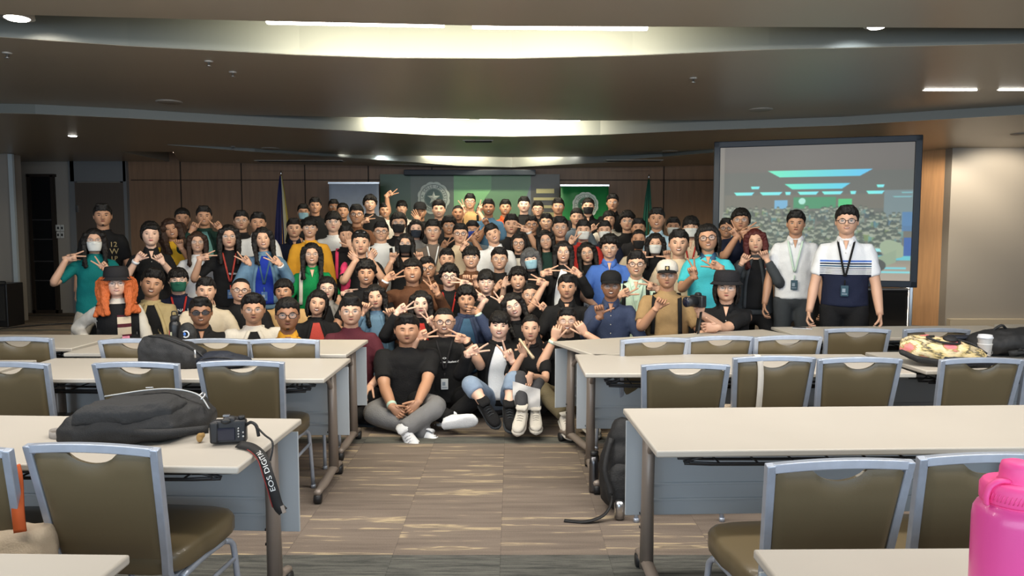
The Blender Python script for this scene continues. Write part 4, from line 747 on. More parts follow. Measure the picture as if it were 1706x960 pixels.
    if st in 'lgwop':
        if st == 'p': m.ell((0, fc.b+.02, .03), (.03, .03, .034), 14, 9); return m
        low = {'l': -.34, 'g': -.30, 'o': -.135, 'w': -.25}[st]; a0 = 1.0 if st != 'o' else .92; rg = []; K = 24
        for i in range(11):
            s = i/10; z = .055+(low-.055)*s; ring = []
            for side in (0, 1):
                for q in range(K+1):
                    k = q/K if side == 0 else 1-q/K; th = a0+(2*PI-2*a0)*k; sw = 1+(.10*math.sin(PI*min(1, s*1.2)) if st == 'o' else .12*s*(1-s)*2)
                    rx = (fc.a+(.020 if st != 'w' else .016+.055*s))*sw*(1-.10*s*(st != 'o')); ry = (fc.b+.016)*(1-.30*s*(st != 'o')); inn = .0 if side == 0 else .020*(1-.4*s)
                    w = 1+.03*math.sin(th*13+s*4+ph[0])
                    if st == 'o' and s > .8: inn += .0; rx *= 1-.1*(s-.8)/.2; ry *= 1-.1*(s-.8)/.2
                    yo = .010+.03*s*(st != 'o'); ring.append(V((rx-inn)*w*math.sin(th), -(ry-inn)*w*math.cos(th)+yo, z+(.012*math.sin(th*9+ph[1]) if i == 10 else 0)))
            rg.append(ring)
        m.loft(rg)
        if st in 'lgw':
            for sd in (-1, 1):
                for k in range(3 if st != 'w' else 4):
                    x0 = sd*(fc.a+.004+.002*k+(.012*k if st == 'w' else 0)); lock([(x0*.80, -.060+.03*k, .062 if st != 'w' else .03), (x0*1.03, -.045+.03*k, -.01), (x0*1.08, -.050+.02*k, -.09), (x0*1.10-sd*.004*k, -.085+.02*k, -.17), (x0*(.92+.14*k), -.112+.02*k, -.25-.03*rs.random())], .024 if st != 'w' else .032, .011 if st != 'w' else .018, 1.5)
    return m
def cap_mesh(col, fc, kind, front=None):
    m = M(); K = 32; rg = []
    if kind == 'cap':
        for z, k in ((.026, 1.10), (.05, 1.12), (.078, 1.09), (.102, .99), (.124, .78), (.138, .45), (.142, .05)):
            rg.append([V(fc.a*k*math.sin(2*PI*j/K)*1.03, -fc.b*k*math.cos(2*PI*j/K)*1.02, z) for j in range(K)])
        m.loft(rg, 0); r = []
        for s in (0, .35, .7, 1):
            r.append([V(fc.a*1.08*math.sin(-1.15+2.3*j/14)*(1+.02*s), -fc.b*1.10*math.cos(-1.15+2.3*j/14)-.068*s*math.cos((-1.15+2.3*j/14)*1.2)**.7, .046-.020*s-.012*(abs(j-7)/7)**2) for j in range(15)])
        top = [[p+V(0, 0, .0035) for p in q] for q in r]; m.loft(top, 1, False, False); m.loft([list(reversed(q)) for q in r], 1, False, False); m.tube(r[-1], .0022, 5, 1)
    else:
        for z, k in ((.032, 1.10), (.05, 1.12), (.085, 1.08), (.118, .98), (.126, .9), (.130, .5), (.131, .05)): rg.append([V(fc.a*k*math.sin(2*PI*j/K)*1.17, -fc.b*k*math.cos(2*PI*j/K)*1.10, z*1.06) for j in range(K)])
        m.loft(rg, 0); r = [[V(fc.a*(1.26+.34*s)*math.sin(2*PI*j/K), -fc.b*(1.17+.26*s)*math.cos(2*PI*j/K), .046-.030*s) for j in range(K)] for s in (0, .5, 1)]
        m.loft(r, 0, False); m.loft([[p-V(0, 0, .003) for p in reversed(q)] for q in r], 1, False); m.tube(r[-1]+[r[-1][0]], .002, 5, 1)
    return m
def hand_mesh(m, Mt, gest, side, sc=1.0):
    """palm and five fingers in a frame: x along the fingers, y to the thumb side, z out of the palm"""
    st = len(m.v)
    m.loft([[V(x, w*math.cos(a), h*math.sin(a)+o) for a in [2*PI*i/12 for i in range(12)]] for x, w, h, o in ((-.035, .025, .021, 0), (-.005, .026, .018, 0), (.02, .035, .016, .002), (.045, .041, .0145, .002), (.072, .041, .012, 0), (.086, .037, .008, 0))])
    def finger(root, ang, lens, curls, r, tw=0):
        d = V(math.cos(ang), math.sin(ang), 0); p = V(*root); pts = [p-d*.014, p]; c = 0
        for l, cu in zip(lens, curls):
            c += R(cu); q = d*math.cos(c)+V(0, 0, 1)*math.sin(c); mid = pts[-1]+q*l*.5; pts += [mid, pts[-1]+q*l]
        k = len(pts); rr = [r*(1.05-.28*i/(k-1)) for i in range(k)]; m.tube(pts, rr, 8, rnd=True, up=(0, 1, 0))
    Lf = [(.040, .024, .019), (.044, .027, .020), (.041, .025, .019), (.032, .019, .017)]; ys = (.029, .010, -.010, -.028); xs = (.080, .083, .080, .073)
    ext = {'v': (1, 1, 0, 0), 'o': (1, 1, 1, 1), 'r': (.6, .6, .55, .5), 'k': (0, 0, 0, 0), 'p': (1, 0, 0, 0), 't': (0, 0, 0, 0), 'f': (.35, 0, 0, 0), 'h': (.45, .4, .35, .3), 'g': (.3, .3, .3, .3)}[gest]
    spr = {'v': (.26, -.16, -.1, -.15), 'o': (.14, .04, -.08, -.2)}.get(gest, (.04, 0, -.03, -.06))
    for i in range(4):
        e = ext[i]; cu = (6+78*(1-e), 6+92*(1-e), 4+58*(1-e)); finger((xs[i], ys[i], 0), spr[i], Lf[i], cu, .0088-.0006*(i == 3)-.0002*i)
    th = {'v': ((.030, .026, .012), -.35+.5, (.036, .026, .022), (42, 30, 20)), 'k': ((.030, .028, .012), .25, (.036, .026, .022), (48, 24, 18)), 't': ((.022, .034, .004), 1.35, (.036, .028, .024), (4, -4, -8)), 'f': ((.030, .030, .008), .45, (.038, .028, .024), (36, 6, -6)),
          'o': ((.020, .034, .002), .95, (.038, .028, .024), (12, 6, 4)), 'p': ((.030, .028, .012), .25, (.036, .026, .022), (44, 24, 18))}.get(gest, ((.022, .034, .004), .6, (.038, .028, .023), (22, 12, 8)))
    finger(th[0], th[1], th[2], th[3], .0105)
    m.ell((.026, .026, .004), (.026, .014, .014), 10, 8)
    flip = Matrix.Diagonal((1, side, 1, 1)); n0 = len(m.f)
    m.xf(Mt @ Matrix.Scale(sc, 4) @ flip, st)
def ik(a, b, l1, l2, hint):
    d = b-a; L = max(.02, min(d.length, (l1+l2)*.995)); u = d.normalized(); x = (L*L+l1*l1-l2*l2)/(2*L); h = math.sqrt(max(1e-6, l1*l1-x*x)); hh = hint-u*hint.dot(u); hh = hh.normalized() if hh.length > 1e-5 else u.orthogonal()
    return a+u*x+hh*h, a+u*L
def shoe(m, an, td, up=V(0, 0, 1), sole=True, L=.26, mi=0, mi2=1):
    td = Vector(td).normalized(); up = (Vector(up)-td*Vector(up).dot(td)).normalized(); sd = td.cross(up); A = Vector(an)
    def ring(x, z0, z1, w, n=14): return [A+td*x+sd*(w*math.cos(2*PI*i/n))+up*((z0+z1)/2+(z1-z0)/2*(lambda q: math.copysign(abs(q)**.75, q))(math.sin(2*PI*i/n))) for i in range(n)]
    m.loft([ring(x, -.07, z, w) for x, z, w in ((-.062, -.03, .012), (-.055, .005, .028), (-.03, .02, .036), (.02, .018, .040), (.07, -.012, .045), (.12, -.026, .048), (.165, -.034, .042), (.185, -.045, .026), (.193, -.055, .008))], mi)
    m.loft([ring(x, -.094, -.066, w*1.06) for x, w in ((-.068, .012), (-.058, .032), (-.01, .036), (.05, .040), (.12, .050), (.17, .043), (.192, .026), (.200, .008))], mi2)
    for x in (.045, .065, .085, .105): m.tube([A+td*x+sd*(.034-.012)*-1+up*(-.004-(x-.045)*.38), A+td*x+up*(.006-(x-.045)*.38), A+td*x+sd*(.034-.012)+up*(-.004-(x-.045)*.38)], .0035, 5, mi2)
    m.loft([ring(x, z, z+.02, w) for x, z, w in ((-.050, .0, .034), (-.02, .02, .043), (.03, .018, .042), (.045, .01, .03))], mi)
GP = 'people posing for the group photo'; PN = [0]; QUEUE = []
TORSO = [(.035, .056, .056), (.0, .078, .070), (-.03, .125, .088), (-.06, .160, .100), (-.11, .172, .112), (-.18, .172, .118), (-.28, .168, .118), (-.38, .168, .120), (-.47, .172, .124), (-.54, .176, .128)]
def person(x, yt, yc, d, hs, sk, top, hands, label, o='', mask=None, lan=None, tilt=0, nod=0, turn=0, w=1, hair='black', legs=None, trou='black', shoes='offblack', hat=None, badge=None, smile=None, lean=0, look=0, eyes=None, txt=None, rt=0, bag=None, feet=None, wf=None, bw=0):
    rs = random.Random(int(x*7+yt*13)); fem = 'F' in o; o = o.split()
    top_z = at(x, yt, d).z; chin_z = at(x, yc, d).z; hgt = top_z-chin_z; HS = min(1.12, max(.90, hgt/.246)); base = M_RISE if 9.25 < d and abs(at(x, yt, d).x+.5) < 3.35 else 0
    wx = at(x, (yt+yc)/2, d).x; yaw = math.atan2(wx, d)*-1 + R(turn); root = thing('person', label, 'person', (wx, d, base), yaw, GP); Wl = Matrix.Translation((wx, d, base)) @ Matrix.Rotation(yaw, 4, 'Z'); WI = Wl.inverted()
    zc = (top_z+chin_z)/2-base-.004; chin = zc-HCc*HS; nb = chin-.052*HS; neck = V(-math.sin(R(tilt))*.08, .035, nb); SH = w*(.92 if fem else 1)
    HM = Matrix.Translation((0, -.012, zc)) @ Matrix.Rotation(R(tilt), 4, 'Y') @ Matrix.Rotation(R(rt), 4, 'Z') @ Matrix.Rotation(R(nod), 4, 'X') @ Matrix.Scale(HS, 4)
    fc = Face(wf if wf else 1+.5*(w-1)+rs.uniform(-.03, .03), .20+.09*rs.random(), fem); body = M(); sm = smile if smile is not None else (rs.choice((0, 1, 1, 2))); ey = eyes or ('n' if sm else rs.choice('on'))
    face_mesh(body, fc, smile=sm, eyes=ey, beard=2 if 'beard' in o else (1 if 'goatee' in o else 0), mask=mask); body.xf(HM)
    skm = [m_skin[sk], m_lips[sk], m_eyew, m_iris, m_brow, m_teeth, m_mouth]
    body.tube(bez([(neck.x, neck.y+.02, nb-.06), (neck.x*.9, neck.y+.004, nb), (neck.x*.3, .018, chin+.015), (0, .012, chin+.06)], 4), [.060*SH**.5*(.9 if fem else 1)]*4+[.056*(.86 if fem else 1)*SH**.5]*9, 14, flat=1.0)
    # torso axis
    hipz = max(nb-.535, .10); tl = nb-hipz; hip = V(0, .04+lean+.02, hipz)
    def ax(dz): k = min(1, -dz/.54) if dz < 0 else 0; return V(neck.x*(1-k)+hip.x*k, neck.y*(1-k)+hip.y*k+.012*math.sin(k*3), nb+dz*(tl/.535))
    tops = top[0]; c1 = top[1]; c2 = top[2] if len(top) > 2 else None; long_ = tops in ('jacket', 'sweat', 'vestl', 'cardigan', 'shirtl'); tk = 1.0 if tops not in ('jacket', 'cardigan') else 1.07; near = d < 6.35; vox = .013 if d < 7.6 else .017
    sh = M(); K = 22; wl = w if w > 1 else w*.5+.5
    sh.loft([[ax(dz)+V(hw*(w if dz < -.3 else SH)*tk*math.sin(2*PI*j/K), -hd*tk*(wl+(.22*(w-1) if dz < -.25 else 0))*math.cos(2*PI*j/K)*(1 if math.cos(2*PI*j/K) > 0 else .9) - (.018*math.exp(-((dz+.17)/.05)**2)*max(0, math.cos(2*PI*j/K)) if fem else 0), 0) for j in range(K)] for dz, hw, hd in TORSO])
    SJ = {s: ax(-.075)+V(s*.155*SH, 0, 0) for s in (-1, 1)}
    # arms
    spec = {}
    hl = list(hands)
    if len(hl) == 1: spec[-1 if hl[0][0] < x else 1] = hl[0]
    elif len(hl) == 2: hl.sort(key=lambda q: q[0]); spec = {-1: hl[0], 1: hl[1]}
    if 'cross' in o and len(hl) == 2: spec = {1: hl[0], -1: hl[1]}
    if 'left' in o and len(hl) == 1: spec = {-1: hl[0]}
    if 'right' in o and len(hl) == 1: spec = {1: hl[0]}
    wrists = {}; body.tube([ax(.0), ax(-.1), ax(-.3), ax(-.5)], .05, 10).tube([SJ[-1], ax(-.06), SJ[1]], .045, 10)
    for s in (-1, 1):
        S0 = SJ[s]
        if s in spec:
            h = spec[s]; dd = h[4] if len(h) > 4 else .24; tgt = WI @ at(h[0], h[1], d-dd); a = R(h[2]); f = V(math.cos(a), -.12, math.sin(a)).normalized(); g = h[3]
            pf = -1 if (len(h) > 5 and h[5] == 'b') else 1; nrm_ = V(0, -1, 0)*pf; nrm_ = (nrm_-f*nrm_.dot(f)).normalized(); wr = tgt-f*.062
            hint = V(s*.55, .15, -1) if len(h) < 7 else Vector(h[6]); el, wr2 = ik(S0, wr, .285, .255, hint)
            th = nrm_.cross(f); sd = 1 if th.dot(V(-s, 0, .35)) > 0 else -1
            # the thumb sits on the side towards the head; mirror the hand to suit
            y_ = nrm_.cross(f); Mt = Matrix((( f.x, y_.x, nrm_.x, 0), (f.y, y_.y, nrm_.y, 0), (f.z, y_.z, nrm_.z, 0), (0, 0, 0, 1))); Mt = Matrix.Translation(wr2) @ Mt
            side = sd
        else:
            g = 'r'
            if hipz > .75: wr = V(s*(.235*SH+.02), -.04, nb-.60); hint = V(s*.4, .8, 0)
            else: wr = V(s*.13*SH, -.24, max(.12, hipz+.13)); hint = V(s*.8, .5, -.4)
            el, wr2 = ik(S0, wr, .285, .255, hint); f = (wr2-el).normalized(); f = (f+V(-s*.2, -.3, 0)*(hipz < .75)).normalized(); nrm_ = V(-s, 0, 0) if hipz > .75 else V(0, 0, -1); nrm_ = (nrm_-f*nrm_.dot(f)).normalized(); y_ = nrm_.cross(f)
            Mt = Matrix.Translation(wr2) @ Matrix(((f.x, y_.x, nrm_.x, 0), (f.y, y_.y, nrm_.y, 0), (f.z, y_.z, nrm_.z, 0), (0, 0, 0, 1))); side = 1 if y_.dot(V(0, -1, .2)) > 0 else -1
        hs_ = .98 if not fem else .90
        path = bez([S0, S0.lerp(el, .5), el, el.lerp(wr2, .5), wr2], 4); rad = [lerp([0, 4, 8, 10, 12, 16], [.046, .045*SH**.5, .038, .040, .036, .026], i)*(w**.5)*(.88 if fem else 1) for i in range(len(path))]
        if tops == 'none': pass
        body.tube(path, rad, 12); hand_mesh(body, Mt, g, side, hs_); wrists[s] = (wr2, f, el)
        # sleeve
        if long_ and tops != 'vestl' or tops == 'vestl':
            p2 = path[:-1]; rr = [lerp([0, 3, 8, 12, 16], [.064*SH, .060, .052, .047, .036], i)*(w**.6)*(.93 if fem else 1)*(1.08 if tk > 1 else 1) for i in range(len(p2))]
        else:
            p2 = path[:7]; rr = [lerp([0, 3, 6], [.060*SH**.5, .060, .059], i)*(w**.55)*(.90 if fem else 1) for i in range(len(p2))]
        if tops != 'tank': sh.tube([p2[0]+V(-s*.05, 0, .0)]+p2, [rr[0]*.95]+rr, 14)
    mats = m_cl(c1); shirt_name = {'tee': 't_shirt', 'polo': 'polo_shirt', 'jacket': 'jacket', 'sweat': 'sweater', 'cardigan': 'cardigan', 'shirt': 'shirt', 'shirtl': 'shirt', 'tank': 'top', 'vestl': 'shirt', 'hood': 'jacket'}[tops]
    bvm = BVHTree.FromPolygons([Vector(q) for q in sh.v], [list(q) for q in sh.f])
    shm = shirt_name and sh.build(shirt_name, mats, root, True, remesh=vox, sm=5, disp=.016 if d < 7.6 else .010, dsc=.10)
    hide_front = lambda X, Z, off=.004: (lambda h: (h[0]+V(0, -off, 0)) if h[0] is not None else ax(Z-nb)+V(X, -.12, 0))(bvm.ray_cast(V(X, -1.0, Z), V(0, 1, 0)))
    def front_patch(polyf, name, m_, off=.010, nz=14, nx=8, th=0):      # polyf(k) -> (xl, xr, z)
        m = M(); rows = []
        for i in range(nz+1):
            xl, xr, z = polyf(i/nz); rows.append([hide_front(xl+(xr-xl)*j/nx, z, off) for j in range(nx+1)])
        m.loft([list(q) for q in rows], closed=False, cap=False); ob = m.build(name, m_, shm); sl = ob.modifiers.new('s', 'SOLIDIFY'); sl.thickness = .003; sl.offset = 1; return ob
    if tops in ('jacket', 'cardigan') and c2:
        ww = .085*SH*(w) if tops == 'jacket' else .06; front_patch(lambda k: (neck.x*(1-k)-.034-ww*.75*math.sin(min(1, k*1.5)*PI/2), neck.x*(1-k)+.034+ww*.75*math.sin(min(1, k*1.5)*PI/2), nb-.012-k*.47*tl/.535), 'inner_shirt', m_cl(c2), .012)
        for s in (-1, 1):
            pts = [hide_front(neck.x*(1-k)+s*(.038+ww*.78*math.sin(min(1, k*1.5)*PI/2)), nb-.004-k*.47*tl/.535, .014) for k in np.linspace(0, 1, 12)]
            M().ribbon(pts, V(1, .3*s, 0), .030, .004).build('lapel', mats, shm)
    # neckline
    cr = M(); cn = 20; rx, ry = .066*(w**.4)*(.9 if fem else 1), .062*(w**.4); cz = nb+.016
    if tops in ('polo', 'shirt', 'shirtl'):
        cc_ = m_cl(c2) if c2 and tops == 'polo' else mats
        ringf = lambda k, zz, dy: [V(neck.x*.9+rx*k*math.sin(PI*q), neck.y+.006-ry*k*math.cos(PI*q)+dy, cz+zz+(.010*(1-abs(math.cos(PI*q/2)))) - .030*math.exp(-(q/.16)**2)) for q in np.linspace(-.97, .97, cn)]
        cr.loft([ringf(1.22, -.022, -.004), ringf(1.16, .0, -.004), ringf(1.0, .026, 0), ringf(.95, .028, 0), ringf(.98, .0, 0)], closed=False, cap=False)
        for s in (-1, 1): cr.add([V(neck.x+s*.006, neck.y-ry*1.22, cz-.02), V(neck.x+s*.05, neck.y-ry*1.02, cz+.012), V(neck.x+s*.072, neck.y-ry*.95, cz-.032), V(neck.x+s*.028, neck.y-ry*1.45, cz-.062)], [(0, 1, 2, 3) if s < 0 else (3, 2, 1, 0)])
        ob = cr.build('collar', cc_, shm); sl = ob.modifiers.new('s', 'SOLIDIFY'); sl.thickness = .0035
        M().add([V(neck.x-.022, 0, 0)]*0, []).v
        # bare V of skin at the open placket
        front_patch(lambda k: (neck.x-.020*(1-k)-.001, neck.x+.020*(1-k)+.001, nb+.008-k*.075), 'placket_opening', m_skin[sk], .009, 6, 4)
        if tops == 'polo' and near or tops in ('shirt', 'shirtl'):
            for k in range(1 if tops == 'polo' else 5):
                pz = nb-.095-.075*k; q = hide_front(neck.x*.8, pz, .010); M().ell(q, (.005, .002, .005), 8, 5).build('button', mat('button_pale', (.5, .48, .44), .4), shm)
    elif tops in ('tee', 'sweat', 'tank', 'cardigan', 'jacket', 'vestl'):
        pts = [V(neck.x*.95+rx*1.06*math.sin(a), neck.y+.004-ry*1.10*math.cos(a), cz+.000-.016*max(0, math.cos(a))) for a in np.linspace(0, 2*PI, 25)]
        cr.tube(pts, .0075 if tops != 'jacket' else .012, 6); cr.build('collar', m_cl(c2) if (c2 and tops in ('tee', 'cardigan')) else mats, shm)
        if tops == 'tank' or 'vneck' in o: front_patch(lambda k: (neck.x-.045*(1-k)-.001, neck.x+.045*(1-k)+.001, nb+.005-k*.085), 'neck_opening', m_skin[sk], .010, 6, 6)
    # head parts
    def headpart(mm, name, m_, par=root, **kw): mm.xf(HM); return mm.build(name, m_, par, True, **kw)
    hd = None
    if hs != '-': hd = headpart(hair_mesh(fc, hs, rs), 'hair', m_hair(hair), remesh=.0065 if d < 8 else .009, sm=1, disp=.010 if hs in 'sqbph' else .016, dsc=.025)
    if hat:
        hm = cap_mesh(None, fc, hat[0]); hm.xf(Matrix.Translation((0, 0, .014 if hat[0] == 'cap' else .022))); ht = headpart(hm, 'cap' if hat[0] == 'cap' else 'bucket_hat', [m_cl(hat[1]), m_cl(hat[2] if len(hat) > 2 else hat[1])])
        if len(hat) > 3:
            mm = M(); mm.loft([[V(r*math.sin(a)*.9, -fc.b*1.14-.004-z, .078+r*math.cos(a)*.9) for a in np.linspace(PI/4, 2.25*PI, 5)[:-1]] for r, z in ((.032, 0), (.032, .004))]); headpart(mm, 'cap_patch', m_cl(hat[3]), ht); mm = M().ell((0, -fc.b*1.14-.009, .078), (.013, .003, .015), 10, 8); headpart(mm, 'patch_emblem', m_cl('khaki'), ht)
        elif 'hatmark' in o: mm = M().tube([fc.P(.01, .085, .03), fc.P(.045, .082, .026)], .0022, 6).tube([fc.P(-.02, .088, .03), fc.P(.025, .09, .03)], .0016, 6); headpart(mm, 'hat_stitching', m_cl('white'), ht)
    if mask:
        mm = M(); rows = []; 
        for i in range(11):
            v = i/10; z = -.008-.100*v; r = []
            for j in range(17):
                u = -1+2*j/16; hw = .071*(1-.24*v**2)*fc.a/HA; xx = hw*math.sin(u*PI/2.15)/math.sin(PI/2.15); zz = z-.020*(1-v)*abs(u)**1.5*-1*-.3; zq = max(-.112, zz)
                y0 = fc.y(xx, max(-.1, zq)); bul = .016*(1-u*u)*math.sin(PI*min(1, .12+v*.9))+(.022*math.exp(-((v-.12)/.22)**2)*0); y1 = min(y0-.003, -(fc.b*.86+.006)*math.cos(u*1.0)-.004) - bul
                r.append(V(xx, y1+.02*max(0, v-.85), zz))
            rows.append(r)
        mm.loft(rows, closed=False, cap=False); mm.tube([(0, rows[i][8].y-.0012, rows[i][8].z) for i in range(1, 10)], .0012, 5)
        for s in (-1, 1):
            e = fc.ax(0)+.002; a = rows[1][0 if s < 0 else 16]; b_ = rows[8][0 if s < 0 else 16]; mm.tube(bez([a, (s*e, -.015, .005), (s*(e+.005), .016, .006), (s*e, .008, -.025), b_], 4), .0013, 5)
        ob = headpart(mm, 'face_mask', m_mask[mask]); sl = ob.modifiers.new('s', 'SOLIDIFY'); sl.thickness = .002
    gk = [q for q in o if q in ('g', 'G', 'D')]
    if gk:
        gk = gk[0]; mm = M(); ln = M(); zc_ = .003; rw, rh = (.0260, .0195) if gk != 'D' else (.029, .017); yy = -(fc.b+.010)
        th_ = .0013 if gk == 'g' else .0024
        for s in (-1, 1):
            pts = [V(s*.0365+rw*math.copysign(abs(math.cos(a))**.8, math.cos(a)), yy+.0+.012*((abs(s*.0365+rw*math.cos(a)))/.062)**2, zc_+rh*math.copysign(abs(math.sin(a))**.8, math.sin(a))) for a in np.linspace(0, 2*PI, 21)]
            mm.tube(pts, th_, 5); ln.add([V(s*.0365, yy+.003, zc_)]+pts[:-1], [(0, i+1, (i+1) % 20+1) for i in range(20)])
            mm.tube([(s*.0625, yy+.013, zc_+.006), (s*(fc.ax(0)+.004), -.04, zc_+.004), (s*(fc.ax(0)+.004), .01, zc_+.002)], th_, 5)
        mm.tube([(-.010, yy, zc_+.003), (0, yy-.003, zc_+.006), (.010, yy, zc_+.003)], th_, 5); g_ = headpart(mm, 'glasses', m_thick if gk != 'g' else m_wire); headpart(ln, 'lens', m_dlens if gk == 'D' else m_lens, g_)
    if 'sun' in o:
        mm = M()
        for s in (-1, 1): mm.ell((s*.032, -.075, .105), (.024, .010, .014), 12, 8)
        mm.tube([(-.01, -.083, .106), (.01, -.083, .106)], .003, 6).tube([(-.055, -.068, .103), (-.078, .0, .075)], .003, 6).tube([(.055, -.068, .103), (.078, .0, .075)], .003, 6); headpart(mm, 'sunglasses', m_thick)
    if 'ear' in o: headpart(M().ell((fc.ax(0)+.006, -.004, -.04), (.006, .006, .006), 8, 6), 'earring', m_teeth)
    # lanyard and card
    if lan:
        ll = {'red': 'red', 'black': 'black', 'green': 'mint', 'white': 'white', 'blue': 'steel'}.get(lan, lan); bz = nb-(.36 if w < 1.15 else .30)*min(1, tl/.5); lm = M(); drop = .28
        for s in (-1, 1):
            pts = [V(neck.x+s*.060, neck.y+.02, nb+.022)] + [hide_front(neck.x*(1-k)+s*(.062*(1-k)+.004), nb+.015-k*(nb-bz-.06), .016) for k in np.linspace(.08, 1, 12)]
            lm.ribbon(pts, V(1, 0, .25*s), .016, .0012)
        q = hide_front(0, bz+.045, .016); lm.ribbon([q, q+V(0, -.002, -.045)], V(1, 0, 0), .011, .001); lo = lm.build('lanyard', m_cl(ll), root)
        q = hide_front(0, bz-.045, .020); bd = M().box(q, (.058, .004, .088)).build('id_card', mat('card_'+(badge or 'white'), {'white': (.62, .65, .68), 'dark': srgb(30, 64, 78), 'blue': srgb(60, 96, 150)}[badge or 'white'], .3), lo, False, .002)
        M().box(q+V(-.006, -.003, .004), (.024, .002, .030)).box(q+V(0, -.003, -.026), (.04, .002, .006)).build('card_print', mat('card_print', (.25, .3, .36) if badge != 'dark' else (.6, .65, .68), .5), bd, False)
    if txt:
        for (s_, size, tx_, dz, cname) in txt:
            vs, fs = letters(s_, size, .0005)
            q = [hide_front(v.x+tx_, nb+dz+v.y, .012) for v in vs]; M().add(q, fs).build('printed_lettering', m_cl(cname), shm, False)
    # wristbands
    if bw:
        s = -1 if bw < 0 else 1; wr2, f, el = wrists[s]; dn = (wr2-el).normalized(); col = {1: 'black', 2: 'mint', 3: 'white'}[abs(bw)]; M().tube([wr2-dn*.045, wr2-dn*.022], .0335*(w**.5), 14).build('wristband', m_cl(col), root)
    if 'strapL' in o or 'strapR' in o or 'straps' in o:
        for s in ([-1] if 'strapL' in o else [1] if 'strapR' in o else [-1, 1]):
            pts = [ax(-.03)+V(s*.10, .06, .03)] + [hide_front(s*(.105+.01*k), nb+.0-k*.34, .016) for k in np.linspace(.12, 1, 9)]; M().ribbon(pts, V(1, 0, 0), .035, .003).build('shoulder_strap', m_cl('black' if not bag else bag), root)
    # legs
    tr = M(); hj = {s: V(s*.09*w, hip.y, max(hipz, .09)) for s in (-1, 1)}; tr.ell((0, hip.y, max(hipz, .12)), (.165*w, .118*w**.7, .115), 18, 10); lr = w**.6*(.92 if fem else 1); sho = M()
    for s in (-1, 1):
        H = hj[s]; up = V(0, 0, 1)
        if legs: (kx, ky, kd), (fx, fy, fd), td, up = legs[0 if s < 0 else 1]; kn = WI @ at(kx, ky, kd); an = WI @ at(fx, fy, fd); td = Vector(td); up = Vector(up)
        elif hipz > .78:
            L = H.z-.09; kn = V(s*.095*w, H.y-.02, .09+L*.5); an = V(s*.10*w, H.y+.01, .09); td = V(s*.15, -1, 0)
        elif hipz > .44:
            an = V(s*.13, H.y+.06, .09); kn, an = ik(H, an, .42, .41, V(s*.35, -1, 0)); td = V(s*.15, -1, 0)
        elif hipz > .19:
            kn = V(s*.14, H.y-math.sqrt(max(.01, .42**2-(H.z-.07)**2))*.92, .075); an = kn+V(0, .40, .02); td = V(0, .75, -.66); up = V(0, -.66, -.75)*-1; up = V(0, .66, .75)*-1
            sho_skip = True
        else:
            kn = V(s*.32, H.y-.20, .11); an = V(-s*.04+s*.02, H.y-.34-.05*s, .085); td = V(-s*.8, -.4, 0)
        if 'ankle' in o: body.tube(bez([ax(-.5), H, kn, kn.lerp(an, .5), an.lerp(kn, .1), an], 3), [.05]*10+[.04]*3+[.034]*3, 12)
        pth = bez([H, H.lerp(kn, .5), kn, kn.lerp(an, .5), an], 4); rr = [lerp([0, 4, 8, 12, 16], [.098, .088, .068, .062, .054], i)*lr for i in range(len(pth))]; pth = pth[:13] if 'ankle' in o else pth; rr = [r_*(1.12 if 'ankle' in o and i_ > 8 else 1) for i_, r_ in enumerate(rr[:len(pth)])]; tr.tube(pth, rr, 14)
        if not legs and .19 < hipz <= .44: sho.ell(an+V(0, .03, -.02), (.045, .075, .035), 12, 8)
        elif legs:
            one = M(); shoe(one, an, td, up); one.build('shoe', [m_cl(shoes), m_cl('white' if shoes == 'white' else 'offwhite' if shoes in ('offwhite', 'cream') else 'charcoal')], root, True)
        else: shoe(sho, an+V(0, 0, .0), td, up)
    body.build('body', skm, root, True)
    tro = tr.build('trousers', m_cl(trou), root, True, remesh=.014 if d < 7 else .02, sm=5, disp=.014, dsc=.12)
    sw = {'white': 'white', 'offblack': 'charcoal'}.get(shoes, 'offwhite'); so_ = sho.v and sho.build('shoe', [m_cl(shoes), m_cl(sw)], root, True)
    return root, Wl, wrists, hide_front, shm, nb, ax
P = person
crowd = []
def p(*a, **k): crowd.append((a, k))
# --- left side, standing and behind the left tables.  (x, top of head y, chin y, distance, hair, skin, top, hands[(x, y, finger angle, gesture, reach)], label)
p(157, 380, 420, 7.0, 'l', 1, ('tee', 'teal'), [(124, 429, 8, 'v', .22), (170, 441, 128, 'v', .30)], 'person in a teal shirt and white mask at far left, both hands in V signs', o='g F', mask='w', trou='khakigrey')
p(171, 340, 378.5, 7.6, 's', 2, ('tee', 'black'), [], 'person in a black tee with gold print, standing behind the teal shirt', o='goatee', txt=[('12', .07, .085, -.13, 'khaki'), ('W', .08, .09, -.20, 'khaki'), ('LP', .06, .09, -.27, 'khaki')], smile=0)
p(251, 369, 411, 7.3, 'm', 0, ('shirt', 'black'), [(237, 424, 45, 'f', .26), (264, 427, 120, 'f', .26)], 'person in a black shirt pinching fingers together at the chest, right of the teal shirt', o='F', smile=0, bw=-3)
p(194, 450, 493.5, 6.1, 'w', 0, ('vestl', 'offwhite'), [(152, 578, -60, 'r', .10), (226, 582, -20, 'r', .15)], 'person in a black bucket hat, white sleeves and black vest at the far left table', o='g F hatmark', hair='orange', hat=('bucket', 'offblack', 'black'), smile=1)
p(285, 366, 397.5, 8.0, 'w', 2, ('tee', 'yellow'), [(299, 402, 100, 'f', .22)], 'person in a bright yellow tee leaning sideways near the left door', o='F', tilt=-14, hair='brown', smile=2)
p(304, 347, 381, 8.6, 's', 2, ('shirt', 'offblack'), [], 'person in a dark shirt right behind the bright yellow tee', smile=1)
